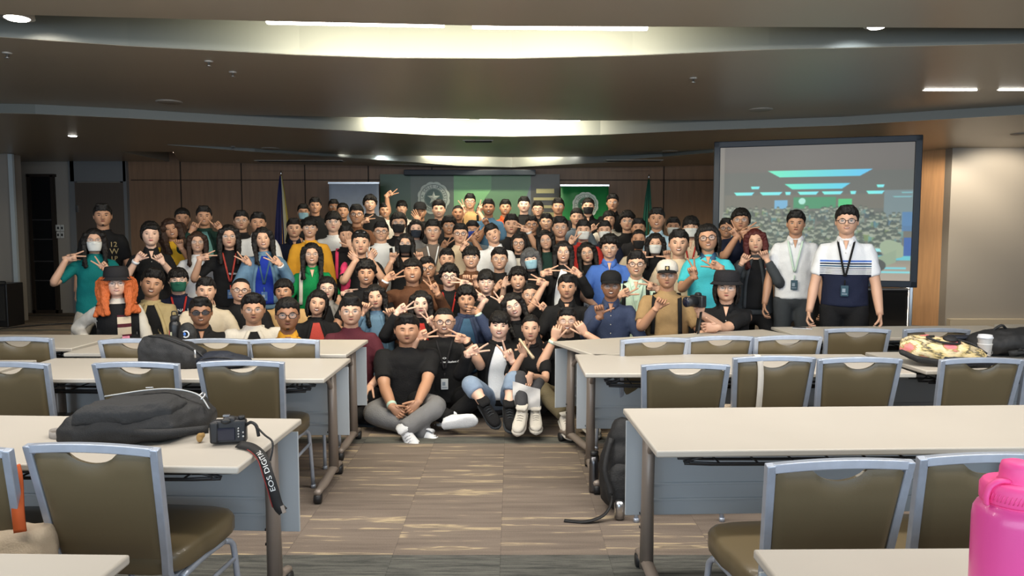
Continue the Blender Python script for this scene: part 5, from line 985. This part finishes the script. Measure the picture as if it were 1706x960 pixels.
p(340, 344, 377, 8.2, 's', 2, ('jacket', 'darkgreen', 'ltteal'), [(325, 375, 60, 'p', .24), (361, 374, 130, 'p', .24)], 'person in a dark green jacket pointing both fists at the cheeks', smile=1)
p(329, 385.5, 421, 7.7, 'l', 1, ('tee', 'white'), [], 'person in glasses and a white tee, right below the bright yellow tee', o='g F', hair='brown', smile=1, txt=[('o', .09, .02, -.14, 'tan')])
p(253.5, 449, 496, 6.55, 'q', 2, ('jacket', 'khaki', 'black'), [(250, 568, 10, 'r', .30)], 'person in an open khaki jacket leaning on the left table', tilt=12, smile=2, o='right')
p(297, 446, 486.5, 6.9, 'f', 0, ('tee', 'navy'), [], 'person with a green mask and red lanyard in a navy tee with white letters', o='g', mask='g', lan='red', txt=[('NATIONAL U', .038, -.02, -.12, 'white'), ('BULLDOGS', .085, 0, -.19, 'white'), ('IN', .03, 0, -.25, 'white')])
p(343, 466, 501, 6.75, 's', 1, ('tee', 'cream'), [], 'person peeking out between the green mask and the black polo at the left table', smile=1)
p(334.5, 495, 543, 5.95, 's', 3, ('polo', 'black'), [], 'person in a black polo and dark glasses behind the drinking bottle', o='D', smile=1, w=1.1)
p(381.5, 374, 414, 7.5, 'l', 1, ('tee', 'black'), [(345, 428, 10, 'v', .26), (407, 431, 135, 'v', .26)], 'person in a black tee with a patterned lanyard, hand signs, left of the denim jacket', o='g F', lan='rust', badge='blue', txt=[('student clubs', .035, .07, -.20, 'white')], smile=0)
p(402, 351, 384, 8.7, 's', 1, ('tee', 'offblack'), [], 'person in glasses and dark top, behind and left of the left-hand white polo', o='g', smile=0)
p(430, 354, 388, 8.15, 's', 2, ('polo', 'white'), [], 'person in a white polo directly behind the denim jacket with the blue top', smile=0)
p(438, 378, 416.5, 7.35, 'l', 1, ('jacket', 'denim', 'royal'), [(456, 432, 140, 'v', .28)], 'person in a denim jacket over a royal blue top, one hand in a V sign', o='F right ear', lan='steel', badge='blue', smile=2, bw=3, tilt=-6)
p(401, 465, 500, 6.75, 'h', 1, ('sweat', 'black'), [], 'person in glasses and a black sweater, behind the cream jacket at the left table', o='G', smile=2, w=1.12, tilt=6)
p(422, 490.5, 539, 6.1, 'q', 2, ('jacket', 'offwhite', 'black'), [], 'person in round glasses and a cream jacket behind the left table', o='g', w=1.16, smile=0)
p(473, 467, 502, 6.8, 'm', 2, ('tee', 'camel'), [], 'person in a tan shirt behind and between the cream jacket and the mustard polo', smile=0, rt=-10)
p(479, 496, 551, 5.75, 's', 3, ('polo', 'mustard'), [], 'person in glasses and a mustard yellow polo behind the left table', o='G goatee', smile=0)
p(529, 485, 524, 6.45, 'o', 1, ('jacket', 'black', 'rust'), [], 'person in a rust red top and black jacket at the left table', o='F', tilt=10, smile=2)
p(545, 463.5, 496, 7.05, 'o', 0, ('jacket', 'ltgrey', 'black'), [(585, 488, 5, 'p', .2)], 'person in glasses and a light grey jacket, behind the rust red top', o='g F right', smile=0)
p(584.5, 493, 542, 5.95, 's', 1, ('tee', 'maroon'), [], 'person in glasses and a maroon tee at the aisle end of the left table', o='g', smile=0, w=1.05)
p(625, 474, 514, 6.5, 'l', 1, ('jacket', 'denim', 'denim'), [(609, 508, 70, 'f', .24), (650, 517, 110, 'f', .24)], 'person in a denim jacket making finger hearts, right of the maroon tee', o='F', tilt=-6, smile=0)
# --- left of centre, middle rows
p(505.5, 341, 365.5, 10.6, 's', 2, ('tee', 'black'), [], 'person in a light blue mask beside the blue and white flag', mask='l')
p(525, 330.5, 355.5, 10.3, 's', 2, ('tee', 'black'), [], "person in a black tee at the back row's left end, beside the blue mask", smile=1)
p(490, 364, 397, 9.0, 's', 1, ('polo', 'navy'), [], 'person in a navy polo left of the yellow cardigan', smile=0)
p(516, 362, 397, 8.35, 'f', 1, ('cardigan', 'mustard', 'offwhite'), [], 'person in a mustard cardigan with a white collar and glasses', o='g', smile=2)
p(519.5, 404, 442.5, 7.4, 'l', 1, ('polo', 'green'), [], 'person in a bright green polo with a white bag strap', o='g F strapL', bag='offwhite', smile=2)
p(555, 352.5, 388, 9.1, 'f', 0, ('tee', 'white'), [], 'person in glasses and a plain white tee, right of the mustard cardigan', o='g', smile=0)
p(556, 334, 356, 11.1, 's', 3, ('tee', 'black'), [], 'person half hidden in front of the pale banner, leftmost one there', o='g')
p(571, 338.5, 365, 10.7, 's', 2, ('tee', 'black'), [], 'person in front of the pale banner, second from its left, wearing no glasses', smile=1)
p(594, 341, 374, 9.7, 's', 2, ('tee', 'brown'), [], 'person in thick-rimmed glasses and a brown tee in front of the pale banner', o='G', smile=1)
p(616.5, 326, 353, 10.3, 'c', 1, ('tee', 'black'), [(612, 367, 15, 'v', .3)], 'person in a black tee at the right edge of the pale banner, one V sign', o='g left', smile=2)
p(641.5, 340, 362, 10.6, 's', 2, ('tee', 'offwhite'), [(651, 322, 30, 'v', .1, 'f', (1, 0, .2))], 'person raising one arm high beside the green wall', smile=1, o='left')
p(669.5, 337, 356, 11.2, 'f', 1, ('tee', 'offwhite'), [], 'person far back between the raised arm and the black cap', smile=1)
p(577, 376, 408, 8.5, 's', 1, ('tee', 'black'), [(582, 402, 100, 'o', .22)], 'person covering the mouth with one hand, pink bag strap on the shoulder', bag='pink', o='straps')
p(601, 384, 425, 7.7, 's', 1, ('tee', 'black'), [(586, 425, 130, 'h', .28), (622, 422, 60, 'h', .28)], 'person in a black tee, sunglasses on top of the head, hands framing the chin', o='sun', smile=0)
p(610, 435, 474.5, 6.95, 'c', 2, ('tee', 'black'), [], 'person in a black tee directly below the one with sunglasses on the head', smile=2)
p(635, 369.5, 402, 8.5, 's', 1, ('tee', 'white'), [], 'person in glasses and a white tee with dark bag straps, left of the black masks', o='G straps', w=1.12, smile=1)
p(664, 354, 389, 9.2, 'm', 1, ('tee', 'black'), [], 'person in a black mask and glasses, at the back, left of the patterned mask', o='g', mask='b')
p(693, 366.5, 396.5, 8.9, 'o', 0, ('tee', 'grey'), [], 'person in a dark patterned mask and grey top', o='F', mask='n')
p(675, 389, 422, 8.0, 'l', 1, ('tank', 'black'), [(655, 424, 80, 'f', .24), (699, 423, 100, 'f', .24)], 'person in a black mask and black top making two finger hearts', o='g F', mask='b')
p(700, 341, 364, 10.4, '-', 2, ('tee', 'offblack'), [(694, 362, 120, 'o', .2)], 'person in a black cap hiding the chin behind one hand, by the white seal', hat=('cap', 'black', 'black'), smile=0, o='left')
p(731, 334, 364, 9.8, 'q', 1, ('tee', 'offblack'), [], 'person standing directly in front of the white seal on the green wall', smile=2)
p(763, 342, 368, 10.2, 'b', 3, ('tee', 'offblack'), [], 'person between the white seal and the yellow shirt in the back row', smile=0)
p(783, 323, 349.5, 10.7, 's', 1, ('tee', 'camel'), [(770, 345, 120, 'v', .18), (801, 346, 60, 'v', .18)], 'person in a yellow shirt and glasses, head highest in the back row', o='G straps', smile=2)
p(814, 332, 360, 9.9, 's', 3, ('tee', 'steel'), [(808, 368, 120, 'k', .22)], 'person in a steel blue sweater right of the yellow shirt', smile=2, o='left')
p(721, 366, 403, 8.35, 's', 1, ('tee', 'taupe'), [], 'person in glasses and a taupe tee with a white lanyard', o='g', lan='white', smile=0)
p(748, 361, 392, 9.1, 'c', 2, ('tee', 'black'), [(743, 405, 50, 'v', .3)], 'person in glasses and a black top right of the taupe tee, one V sign', o='g left', smile=2)
p(767, 372.5, 406, 8.3, 's', 1, ('tee', 'beige'), [(776, 406, 55, 'v', .26)], 'person in glasses and a beige tee, V sign by the cheek', o='G right', w=1.12, smile=0, bw=1)
p(787, 368, 399, 8.9, 's', 2, ('tee', 'slate'), [(794, 391, 40, 'v', .26)], 'person in a blue mask and grey tee', o='g right', mask='u')
p(821, 373, 406, 8.25, 's', 1, ('polo', 'white'), [], 'person in a white polo with the head tipped to one side', tilt=-24, smile=3)
p(785, 410, 448, 7.5, 'f', 1, ('vestl', 'brown'), [(777, 462, 90, 'k', .26), (793, 462, 90, 'k', .26)], 'person in glasses and a brown striped shirt, both fists at the chest', o='g', smile=3)
p(744.5, 417, 446, 8.0, 's', 1, ('tee', 'black'), [], 'person peering out between the brown sweater and the bowl cut', smile=1)
p(687, 431, 473, 6.95, 'm', 2, ('sweat', 'brown'), [(655, 459, 25, 'v', .26), (722, 477, 120, 'v', .30)], 'person in a brown sweater with both hands in V signs', smile=2, w=1.1, nod=-8, eyes='c', bw=-3)
p(712, 428.5, 464, 7.5, 's', 2, ('tee', 'brown'), [], 'person in glasses right behind the brown sweater', o='G', smile=1, tilt=-10)
p(748.5, 443.5, 477, 7.1, 'c', 0, ('tee', 'black'), [(770, 473, 170, 'v', .26)], 'person in round glasses and a black tee with a red lanyard', o='G right', lan='red', smile=0)
p(701, 486, 524, 6.35, 'l', 0, ('jacket', 'black', 'red'), [(674, 512, 30, 'v', .26), (716, 531, 120, 'v', .18)], 'person in a black jacket and red top, two V signs, behind the front row', o='F', smile=0)
p(777, 477.5, 519, 6.45, 'c', 2, ('jacket', 'darkblue', 'steel'), [(782, 517, 170, 'k', .22)], 'person in a blue jacket resting the chin on one fist', o='right', smile=1, bw=2)
p(810, 449, 490, 6.75, 'f', 0, ('tee', 'black'), [(797, 494, 150, 'v', .24), (834, 498, 135, 'v', .24)], 'person in glasses and black top, two low V signs, right of the blue jacket', o='g F', smile=1)
p(832, 412, 450.5, 7.75, 's', 1, ('tee', 'black'), [(836, 472, 40, 'v', .26)], 'person in glasses and black tee, right of the brown striped shirt', o='g left', smile=1)
p(842, 332.5, 359, 10.5, 's', 2, ('shirt', 'orange'), [], 'person in an orange shirt in the back row', smile=1)
p(873, 328, 354.5, 10.4, 's', 0, ('tee', 'black'), [], 'person in a black tee with a white bag strap, in front of the green wall', o='g strapR', bag='offwhite', smile=0)
p(896, 336, 361, 10.7, 's', 1, ('tee', 'offblack'), [], 'person in glasses just left of the printed building on the backdrop', o='G', smile=1)
p(930, 330.5, 358.5, 10.2, 's', 2, ('tee', 'offblack'), [], 'person in front of the left edge of the green banner', o='g', smile=0)
p(852, 357, 391, 9.1, 's', 1, ('tee', 'black'), [(871, 381, 165, 'v', .28)], 'person pointing a V sign at the cheek, below the orange shirt', smile=0, o='right', bw=3)
p(886, 361, 387.5, 9.6, 's', 2, ('tee', 'black'), [], 'person in thick-rimmed glasses below the printed building on the backdrop', o='G', smile=2)
p(910, 355.5, 384.5, 9.75, 's', 1, ('tee', 'offblack'), [], 'person in glasses directly above the dark green top', o='g', smile=2)
p(933.5, 361, 397, 8.7, 's', 1, ('tee', 'brown'), [], 'person in glasses and a dark brown tee, right of the dark green top', o='g', smile=2)
p(961, 347, 377, 9.5, 's', 1, ('tee', 'slate'), [], 'person in a grey tee in front of the lower left of the green banner', smile=0)
p(980, 330.5, 357.5, 10.3, 's', 1, ('polo', 'black'), [], 'person in a black mask in front of the green banner', mask='b')
p(1020.5, 324, 351.5, 10.4, 'q', 2, ('shirt', 'black'), [], 'person in glasses standing just right of the green banner', o='g', smile=0)
p(1015, 352, 378, 9.9, 'm', 1, ('tee', 'offwhite'), [(990, 378, 35, 'v', .28)], 'person stretching a V sign to the left, right of the black mask', smile=0, o='left')
p(1045, 353, 385, 9.3, 'c', 1, ('tee', 'black'), [], 'person in glasses and a black tee left of the dark green flag', o='g', smile=0)
p(1064, 364, 396, 8.95, 's', 2, ('tee', 'offblack'), [], 'person half hidden behind the tied-back hair and black mask, left of the green flag')
p(864, 388.5, 421, 8.3, 'o', 1, ('jacket', 'black', 'offwhite'), [], 'person in black-rimmed glasses, black jacket and white inner top, left of the dark green top', o='G F', smile=2)
p(909, 383, 417, 8.35, 'l', 1, ('tee', 'darkgreen'), [], 'person in glasses and a dark green top', o='g F', tilt=-8, smile=1)
p(884, 414, 448, 7.6, 'g', 0, ('tee', 'black'), [(845, 466, 60, 'r', .1)], 'person in a pale blue mask in the middle of the crowd, black clothes', o='F', hair='grey', mask='l', tilt=-8)
p(938.5, 402, 437.5, 7.45, 'l', 1, ('jacket', 'black', 'white'), [(917, 453, 10, 'v', .28), (954, 450, 150, 'v', .28)], 'person in a black track jacket with white stripes, two V signs', o='g F', smile=2)
p(978, 404, 437.5, 7.8, 'l', 1, ('tee', 'black'), [], 'person in round glasses and a black tee left of the cornflower blue polo', o='g F', lan='beige', tilt=-8, smile=0)
p(972, 366.5, 400.5, 8.45, 's', 1, ('tee', 'red'), [(955, 397, 60, 'v', .26)], 'person in a white mask with a red collar and a V sign', mask='w', o='left')
p(1007, 368, 399.5, 8.7, 's', 1, ('tee', 'navy'), [], 'person in a white mask above the blue polo', mask='w')
p(1015.5, 392, 431, 7.55, 'c', 1, ('polo', 'blue'), [], 'person in a cornflower blue polo with glasses', o='g', smile=1, nod=8)
p(1064, 381.5, 416, 8.3, 'p', 2, ('tee', 'cream'), [], 'person in a black mask and cream top, right above the cornflower blue polo', o='F', mask='b')
p(944.5, 457, 498.5, 6.6, 's', 2, ('polo', 'black'), [], 'person in a black polo in the middle of the crowd, hands out of sight', smile=0, eyes='o', lan=None)
p(1018, 457, 495.5, 6.4, 's', 3, ('shirtl', 'darkblue'), [(998, 513, 100, 't', .26)], 'person in a black cap and dark blue shirt', o='g left', hat=('cap', 'black', 'black'), smile=2)
p(1060, 418, 461.5, 6.95, 's', 1, ('shirt', 'mint'), [(1045, 487, 20, 'v', .28), (1083, 477, 165, 'v', .30)], 'person in a mint shirt with a lanyard, hands crossing in V signs', o='G straps', lan='green', smile=2)
p(863, 449, 482, 7.15, 'c', 1, ('tee', 'black'), [], 'person in a black tee just below the pale blue mask', o='F', smile=2)
p(884, 475, 507, 6.85, 'p', 1, ('tee', 'black'), [(897, 469, 165, 'v', .20), (902, 509, 135, 'v', .26)], 'person in glasses and black tee, V sign over the cheek, behind the front row', o='g F', smile=2)
p(855, 490, 528, 6.45, 'l', 0, ('tee', 'black'), [], 'person in pale glasses tilting the head, right behind the white shirt and jeans', o='g F', tilt=-20, smile=2)
# --- right side
p(1094, 346.5, 383, 8.8, 's', 2, ('shirt', 'paleblue'), [], 'person in a pale shirt beside the dark green flag', smile=2)
p(1121.5, 362, 393, 9.0, 's', 2, ('tee', 'tan'), [], 'person in a white mask and tan top, right of the pale shirt', mask='w')
p(1151, 360, 396.5, 8.35, 'f', 1, ('shirt', 'beige'), [], 'person in a large white mask with a red lanyard and cream shirt', mask='w', lan='red')
p(1092, 388, 423.5, 7.75, 'l', 1, ('tee', 'black'), [(1071, 421, 80, 't', .24), (1111, 420, 100, 't', .24)], 'person in a white mask giving two thumbs up', o='F', mask='w')
p(1131, 383, 427.5, 7.2, 's', 1, ('tee', 'beige'), [], 'person in a cream tee left of the aqua polo', smile=2, w=1.06)
p(1179, 373, 419.5, 6.85, 'o', 2, ('polo', 'aqua', 'steel'), [(1153, 449, 110, 'v', .30), (1188, 441, 160, 'v', .28)], 'person in black-rimmed glasses and an aqua polo', o='G', smile=1, w=1.05, tilt=-6)
p(1111.5, 437, 481, 6.35, '-', 2, ('tee', 'tan'), [(1101, 502, 60, 'f', .28)], 'person in a white-fronted cap and tan tee', o='g left straps', hat=('cap', 'offwhite', 'black', 'black'), smile=0, w=1.1)
p(1210.5, 456, 502.5, 5.95, 'o', 1, ('shirt', 'black'), [(1166, 509, 90, 'k', .24), (1180, 545, 180, 'r', .34)], 'person in a black bucket hat and black shirt leaning on the slanted table', o='g cross', hat=('bucket', 'offblack', 'black'), smile=0, w=1.05)
p(1234, 347, 386.5, 7.65, 'm', 2, ('polo', 'navy'), [(1222, 385, 130, 'v', .26), (1247, 384, 20, 'v', .26)], 'person in a navy polo and glasses making V signs at the chin, by the screen', o='g', smile=0)
p(1210, 366, 395, 8.4, 's', 2, ('tee', 'grey'), [], 'person in glasses half hidden at the left edge of the projector screen', o='G')
p(1258.5, 381, 422, 6.95, 'l', 1, ('cardigan', 'charcoal', 'black'), [(1243, 427, 60, 'f', .24), (1273, 421, 110, 'f', .24)], 'person in a charcoal cardigan with both hands at the chin', o='F vneck', hair='redbrown', tilt=-6, smile=0)
p(1326, 353, 392, 6.9, 'q', 2, ('polo', 'white'), [], 'person standing in a plain white polo with a pale lanyard', lan='green', badge='dark', smile=0, eyes='o', trou='charcoal')
p(1411, 344.5, 392.5, 6.2, 'q', 1, ('polo', 'white'), [], 'person standing at the far right in a white and navy striped polo', o='G', lan='black', badge='dark', smile=1, eyes='o', trou='black', w=1.06)
# --- front row on the carpet
p(678, 523, 573.5, 5.85, 's', 2, ('tee', 'black'), [(666, 688, -35, 'g', .40), (684, 684, -140, 'g', .42)], 'person in a black tee and grey trousers sitting cross-legged on the carpet', w=1.28, smile=0, eyes='c', trou='grey', shoes='white', bw=-2, wf=1.14,
  legs=[((622, 690, 5.55), (712, 722, 5.40), (.85, -.45, -.1), (.15, .2, 1)), ((727, 680, 5.50), (672, 716, 5.28), (.35, -.75, -.5), (-.5, -.3, .8))])
p(740, 511.5, 557.5, 6.15, 'b', 1, ('tee', 'black'), [(708, 557, 20, 'v', .26), (763, 563, 165, 'v', .26)], 'person in a lettered black tee, glasses and card lanyard, seated in the front row', o='G', w=1.22, smile=2, lan='offblack', txt=[('Google Developer Student Clubs', .0235, 0, -.165, 'white'), ('<>', .03, 0, -.135, 'white')], trou='black', shoes='white', bw=1, wf=1.10,
  legs=[((694, 668, 5.75), (752, 698, 5.46), (1, -.1, .16), (-.1, .96, .25)), ((796, 660, 5.75), (742, 704, 5.72), (-.9, .1, -.1), (0, 0, 1))])
p(832, 519.5, 563, 6.0, 'f', 0, ('jacket', 'black', 'white'), [(793, 582, 25, 'v', .28), (846, 588, 115, 'v', .28)], 'person in a white shirt, black jacket and jeans, seated in the front row', smile=2, trou='jeans', shoes='black', tilt=4, o='ankle',
  legs=[((784, 640, 5.55), (806, 672, 5.38), (.25, -.35, -.25), (.1, -.8, .5)), ((856, 632, 5.55), (847, 676, 5.38), (.05, -.35, -.2), (.1, -.8, .5))])
p(884, 523.5, 568, 5.9, 'p', 1, ('tee', 'black'), [(869, 576, 105, 'h', .22), (878, 640, -110, 'g', .42)], 'person in black holding a sheet of paper, seated in the front row', o='F', smile=0, trou='dgrey', shoes='offwhite',
  w=.86, legs=[((866, 630, 5.52), (870, 682, 5.33), (-.15, -.7, -.30), (0, -.3, 1)), ((895, 640, 5.55), (892, 684, 5.42), (.02, -.8, -.2), (0, -.2, 1))])
p(945, 515, 555, 6.05, 's', 1, ('tee', 'black'), [(927, 552, 75, 'h', .20, 'b', (-.5, -.4, -1)), (967, 545, 125, 'h', .18, 'b', (1, -.1, -.6))], 'person in a black tee with both hands at the cheeks, beside the slanted table', o='g', smile=2, eyes='c', trou='olive', shoes='offwhite', bw=-2, nod=-6,
  legs=[((903, 652, 5.55), (940, 692, 5.35), (.2, -.7, -.2), (0, -.2, 1)), ((985, 655, 5.6), (975, 695, 5.45), (.4, -.7, -.1), (0, 0, 1))])
# spread overlapping neighbours a little in depth before building
D = [c[0][3] for c in crowd]
for _ in range(60):
    for i in range(len(crowd)):
        for j in range(i):
            xi, xj = (crowd[i][0][0]-853)/F_PX*D[i], (crowd[j][0][0]-853)/F_PX*D[j]; dx = abs(xi-xj); dd = D[i]-D[j]
            need = .30*max(0, 1-(dx/.46)**2)**.5 + (.02 if dx < .4 else 0)
            if dx < .44 and abs(dd) < need:
                s_ = 1 if dd > 0 or (dd == 0 and crowd[i][0][1] < crowd[j][0][1]) else -1; k = (need-abs(dd))*.22
                lock_i, lock_j = D[i] < 6.12 or 'standing' in crowd[i][0][8], D[j] < 6.12 or 'standing' in crowd[j][0][8]
                if not lock_i: D[i] += s_*k
                if not lock_j: D[j] -= s_*k
PEOPLE = {}
for (a, k), d in zip(crowd, D):
    d = min(d, 11.5); a = a[:3]+(max(5.7, min(d, a[3]+.35, )) if d > a[3] else max(5.7, d, a[3]-.35),)+a[4:]
    if k.get('lan', 1) is None: k.pop('lan')
    PEOPLE[a[8]] = person(*a, **k)
def who(s): return [v for q, v in PEOPLE.items() if s in q][0]
# details of single people
root, Wl, wr, hf, shm, nb, ax = who('white and navy striped polo')
def band(hf, shm, z0, z1, mt, hw=.165, off=.010, name='stripe', n=18):
    m = M(); m.loft([[hf(-hw+2*hw*i/n, z, off) for i in range(n+1)] for z in np.linspace(z0, z1, max(3, int(abs(z1-z0)/.02)+2))], closed=False, cap=False); return m.build(name, m_cl(mt), shm)
def striped(name, base, bands, hw):                        # cloth with woven bands at fixed heights on the body, sleeves plain
    m = m_cl(base).copy(); m.name = name; nt = m.node_tree; N = nt.nodes; L = nt.links; b = N['Principled BSDF']; tc = N.new('ShaderNodeTexCoord'); sp_ = N.new('ShaderNodeSeparateXYZ'); L.new(tc.outputs['Object'], sp_.inputs[0])
    def mt(op, a, c):
        n = N.new('ShaderNodeMath'); n.operation = op
        for i, q in enumerate((a, c)):
            if isinstance(q, (int, float)): n.inputs[i].default_value = q
            elif q is not None: L.new(q, n.inputs[i])
        return n.outputs[0]
    inx = mt('LESS_THAN', mt('ABSOLUTE', sp_.outputs[0], None), hw); cur = None
    for z0, z1, c in bands:
        mk = mt('MULTIPLY', mt('MULTIPLY', mt('GREATER_THAN', sp_.outputs[2], z0), mt('LESS_THAN', sp_.outputs[2], z1)), inx); mx = N.new('ShaderNodeMix'); mx.data_type = 'RGBA'; L.new(mk, mx.inputs[0]); mx.inputs[7].default_value = (*srgb(*CL[c]), 1)
        if cur is None: mx.inputs[6].default_value = (*srgb(*CL[base]), 1)
        else: L.new(cur, mx.inputs[6])
        cur = mx.outputs[2]
    for l in list(b.inputs['Base Color'].links): L.remove(l)
    L.new(cur, b.inputs['Base Color']); return m
shm.data.materials[0] = striped('striped_polo_cloth', 'white', [(nb-b_, nb-a_, c_) for a_, b_, c_ in ((.155, .170, 'blue'), (.178, .190, 'navy'), (.198, .210, 'steel'), (.218, .224, 'navy'), (.231, .235, 'navy'), (.241, .245, 'navy'), (.251, .255, 'navy'), (.261, .265, 'navy'), (.272, .9, 'navy'))], .195)
root, Wl, wr, hf, shm, nb, ax = who('white sleeves and black vest')
band(hf, shm, nb-.01, nb-.50, 'black', .155, .016, 'black_vest', 16)
for a_, b_, c_ in ((.10, .115, 'maroon'), (.115, .17, 'cream'), (.17, .20, 'maroon'), (.20, .26, 'cream'), (.26, .275, 'maroon')):
    m = M(); m.loft([[hf(-.005+.10*i/6, nb-z, .023) for i in range(7)] for z in np.linspace(a_, b_, 3)], closed=False, cap=False); m.build('knitted_stripe', m_cl(c_), shm)
m = M(); m.loft([[hf(.02+.06*i/4, nb-z, .023) for i in range(5)] for z in (.275, .35)], closed=False, cap=False); m.build('pink_patch', mat('cloth_soft_pink', srgb(232, 150, 176), .8), shm)
root, Wl, wr, hf, shm, nb, ax = who('track jacket')
m = M()
for k in range(3): m.ribbon([ax(-.05)+V(.11+.0*k, -.085+.014*k, .0), ax(-.12)+V(.185, -.085+.014*k, 0), ax(-.22)+V(.225, -.10+.014*k, 0)], V(0, 1, 0), .007, .002)
m.build('white_stripe', m_cl('white'), shm)
# paper held by the front row person, small microphone-like tube, and the photographer's camera
q = at(877, 652, 5.40); tag(M().loft([[V(q.x-.10+.02*i, q.y-.01+.008*math.sin(i*.8+j), q.z+.075-.022*j-.006*i) for i in range(11)] for j in range(9)], closed=False, cap=False).build('paper_sheet', m_paper), 'white sheet of paper held at the knee of the front row person in grey', 'paper')
a_, b_ = at(866, 566, 5.62), at(888, 596, 5.55); tag(M().tube([a_, a_.lerp(b_, .8), b_], [.011, .012, .014], 14, rnd=True).build('tube', mat('pale_gold', srgb(190, 170, 140), .3, .3)), 'short pale gold tube held upright by the front row person with the paper', 'tube')
q = at(1163, 502, 5.62); t = thing('camera', 'black camera held up by the person in the bucket hat, lens to the left', 'camera', q, R(-60)); M().box((0, 0, 0), (.13, .05, .09)).box((0, 0, .055), (.05, .045, .025), taper=.7).build('body', m_cam, t, True, .008); M().tube([(0, -.02, 0), (0, -.08, 0), (0, -.12, 0)], [.036, .036, .040], 20).build('lens', m_cam, t); M().tube([(0, -.118, 0), (0, -.122, 0)], .034, 20).build('lens_glass', m_lcd, t)
q0, q1 = at(1168, 520, 5.62), at(1163, 556, 5.5); M().ribbon([tuple(t.matrix_basis.inverted() @ V(*v)) for v in (q0, q0.lerp(q1, .5), q1)], V(1, 0, 0), .02, .003).build('neck_strap', m_nyl, t)
for nm, px0, px1, y0, y1, d_ in (('pink_bag', 566, 583, 435, 490, 7.55),):
    q = at((px0+px1)/2, (y0+y1)/2, d_); tag(M().ell(q, (.055, .06, .16)).build('tote_bag', m_cl('pink'), None, True, remesh=.012, sm=3, disp=.04, dsc=.08), 'bright pink bag hanging between the green polo and the sunglasses man', 'bag')
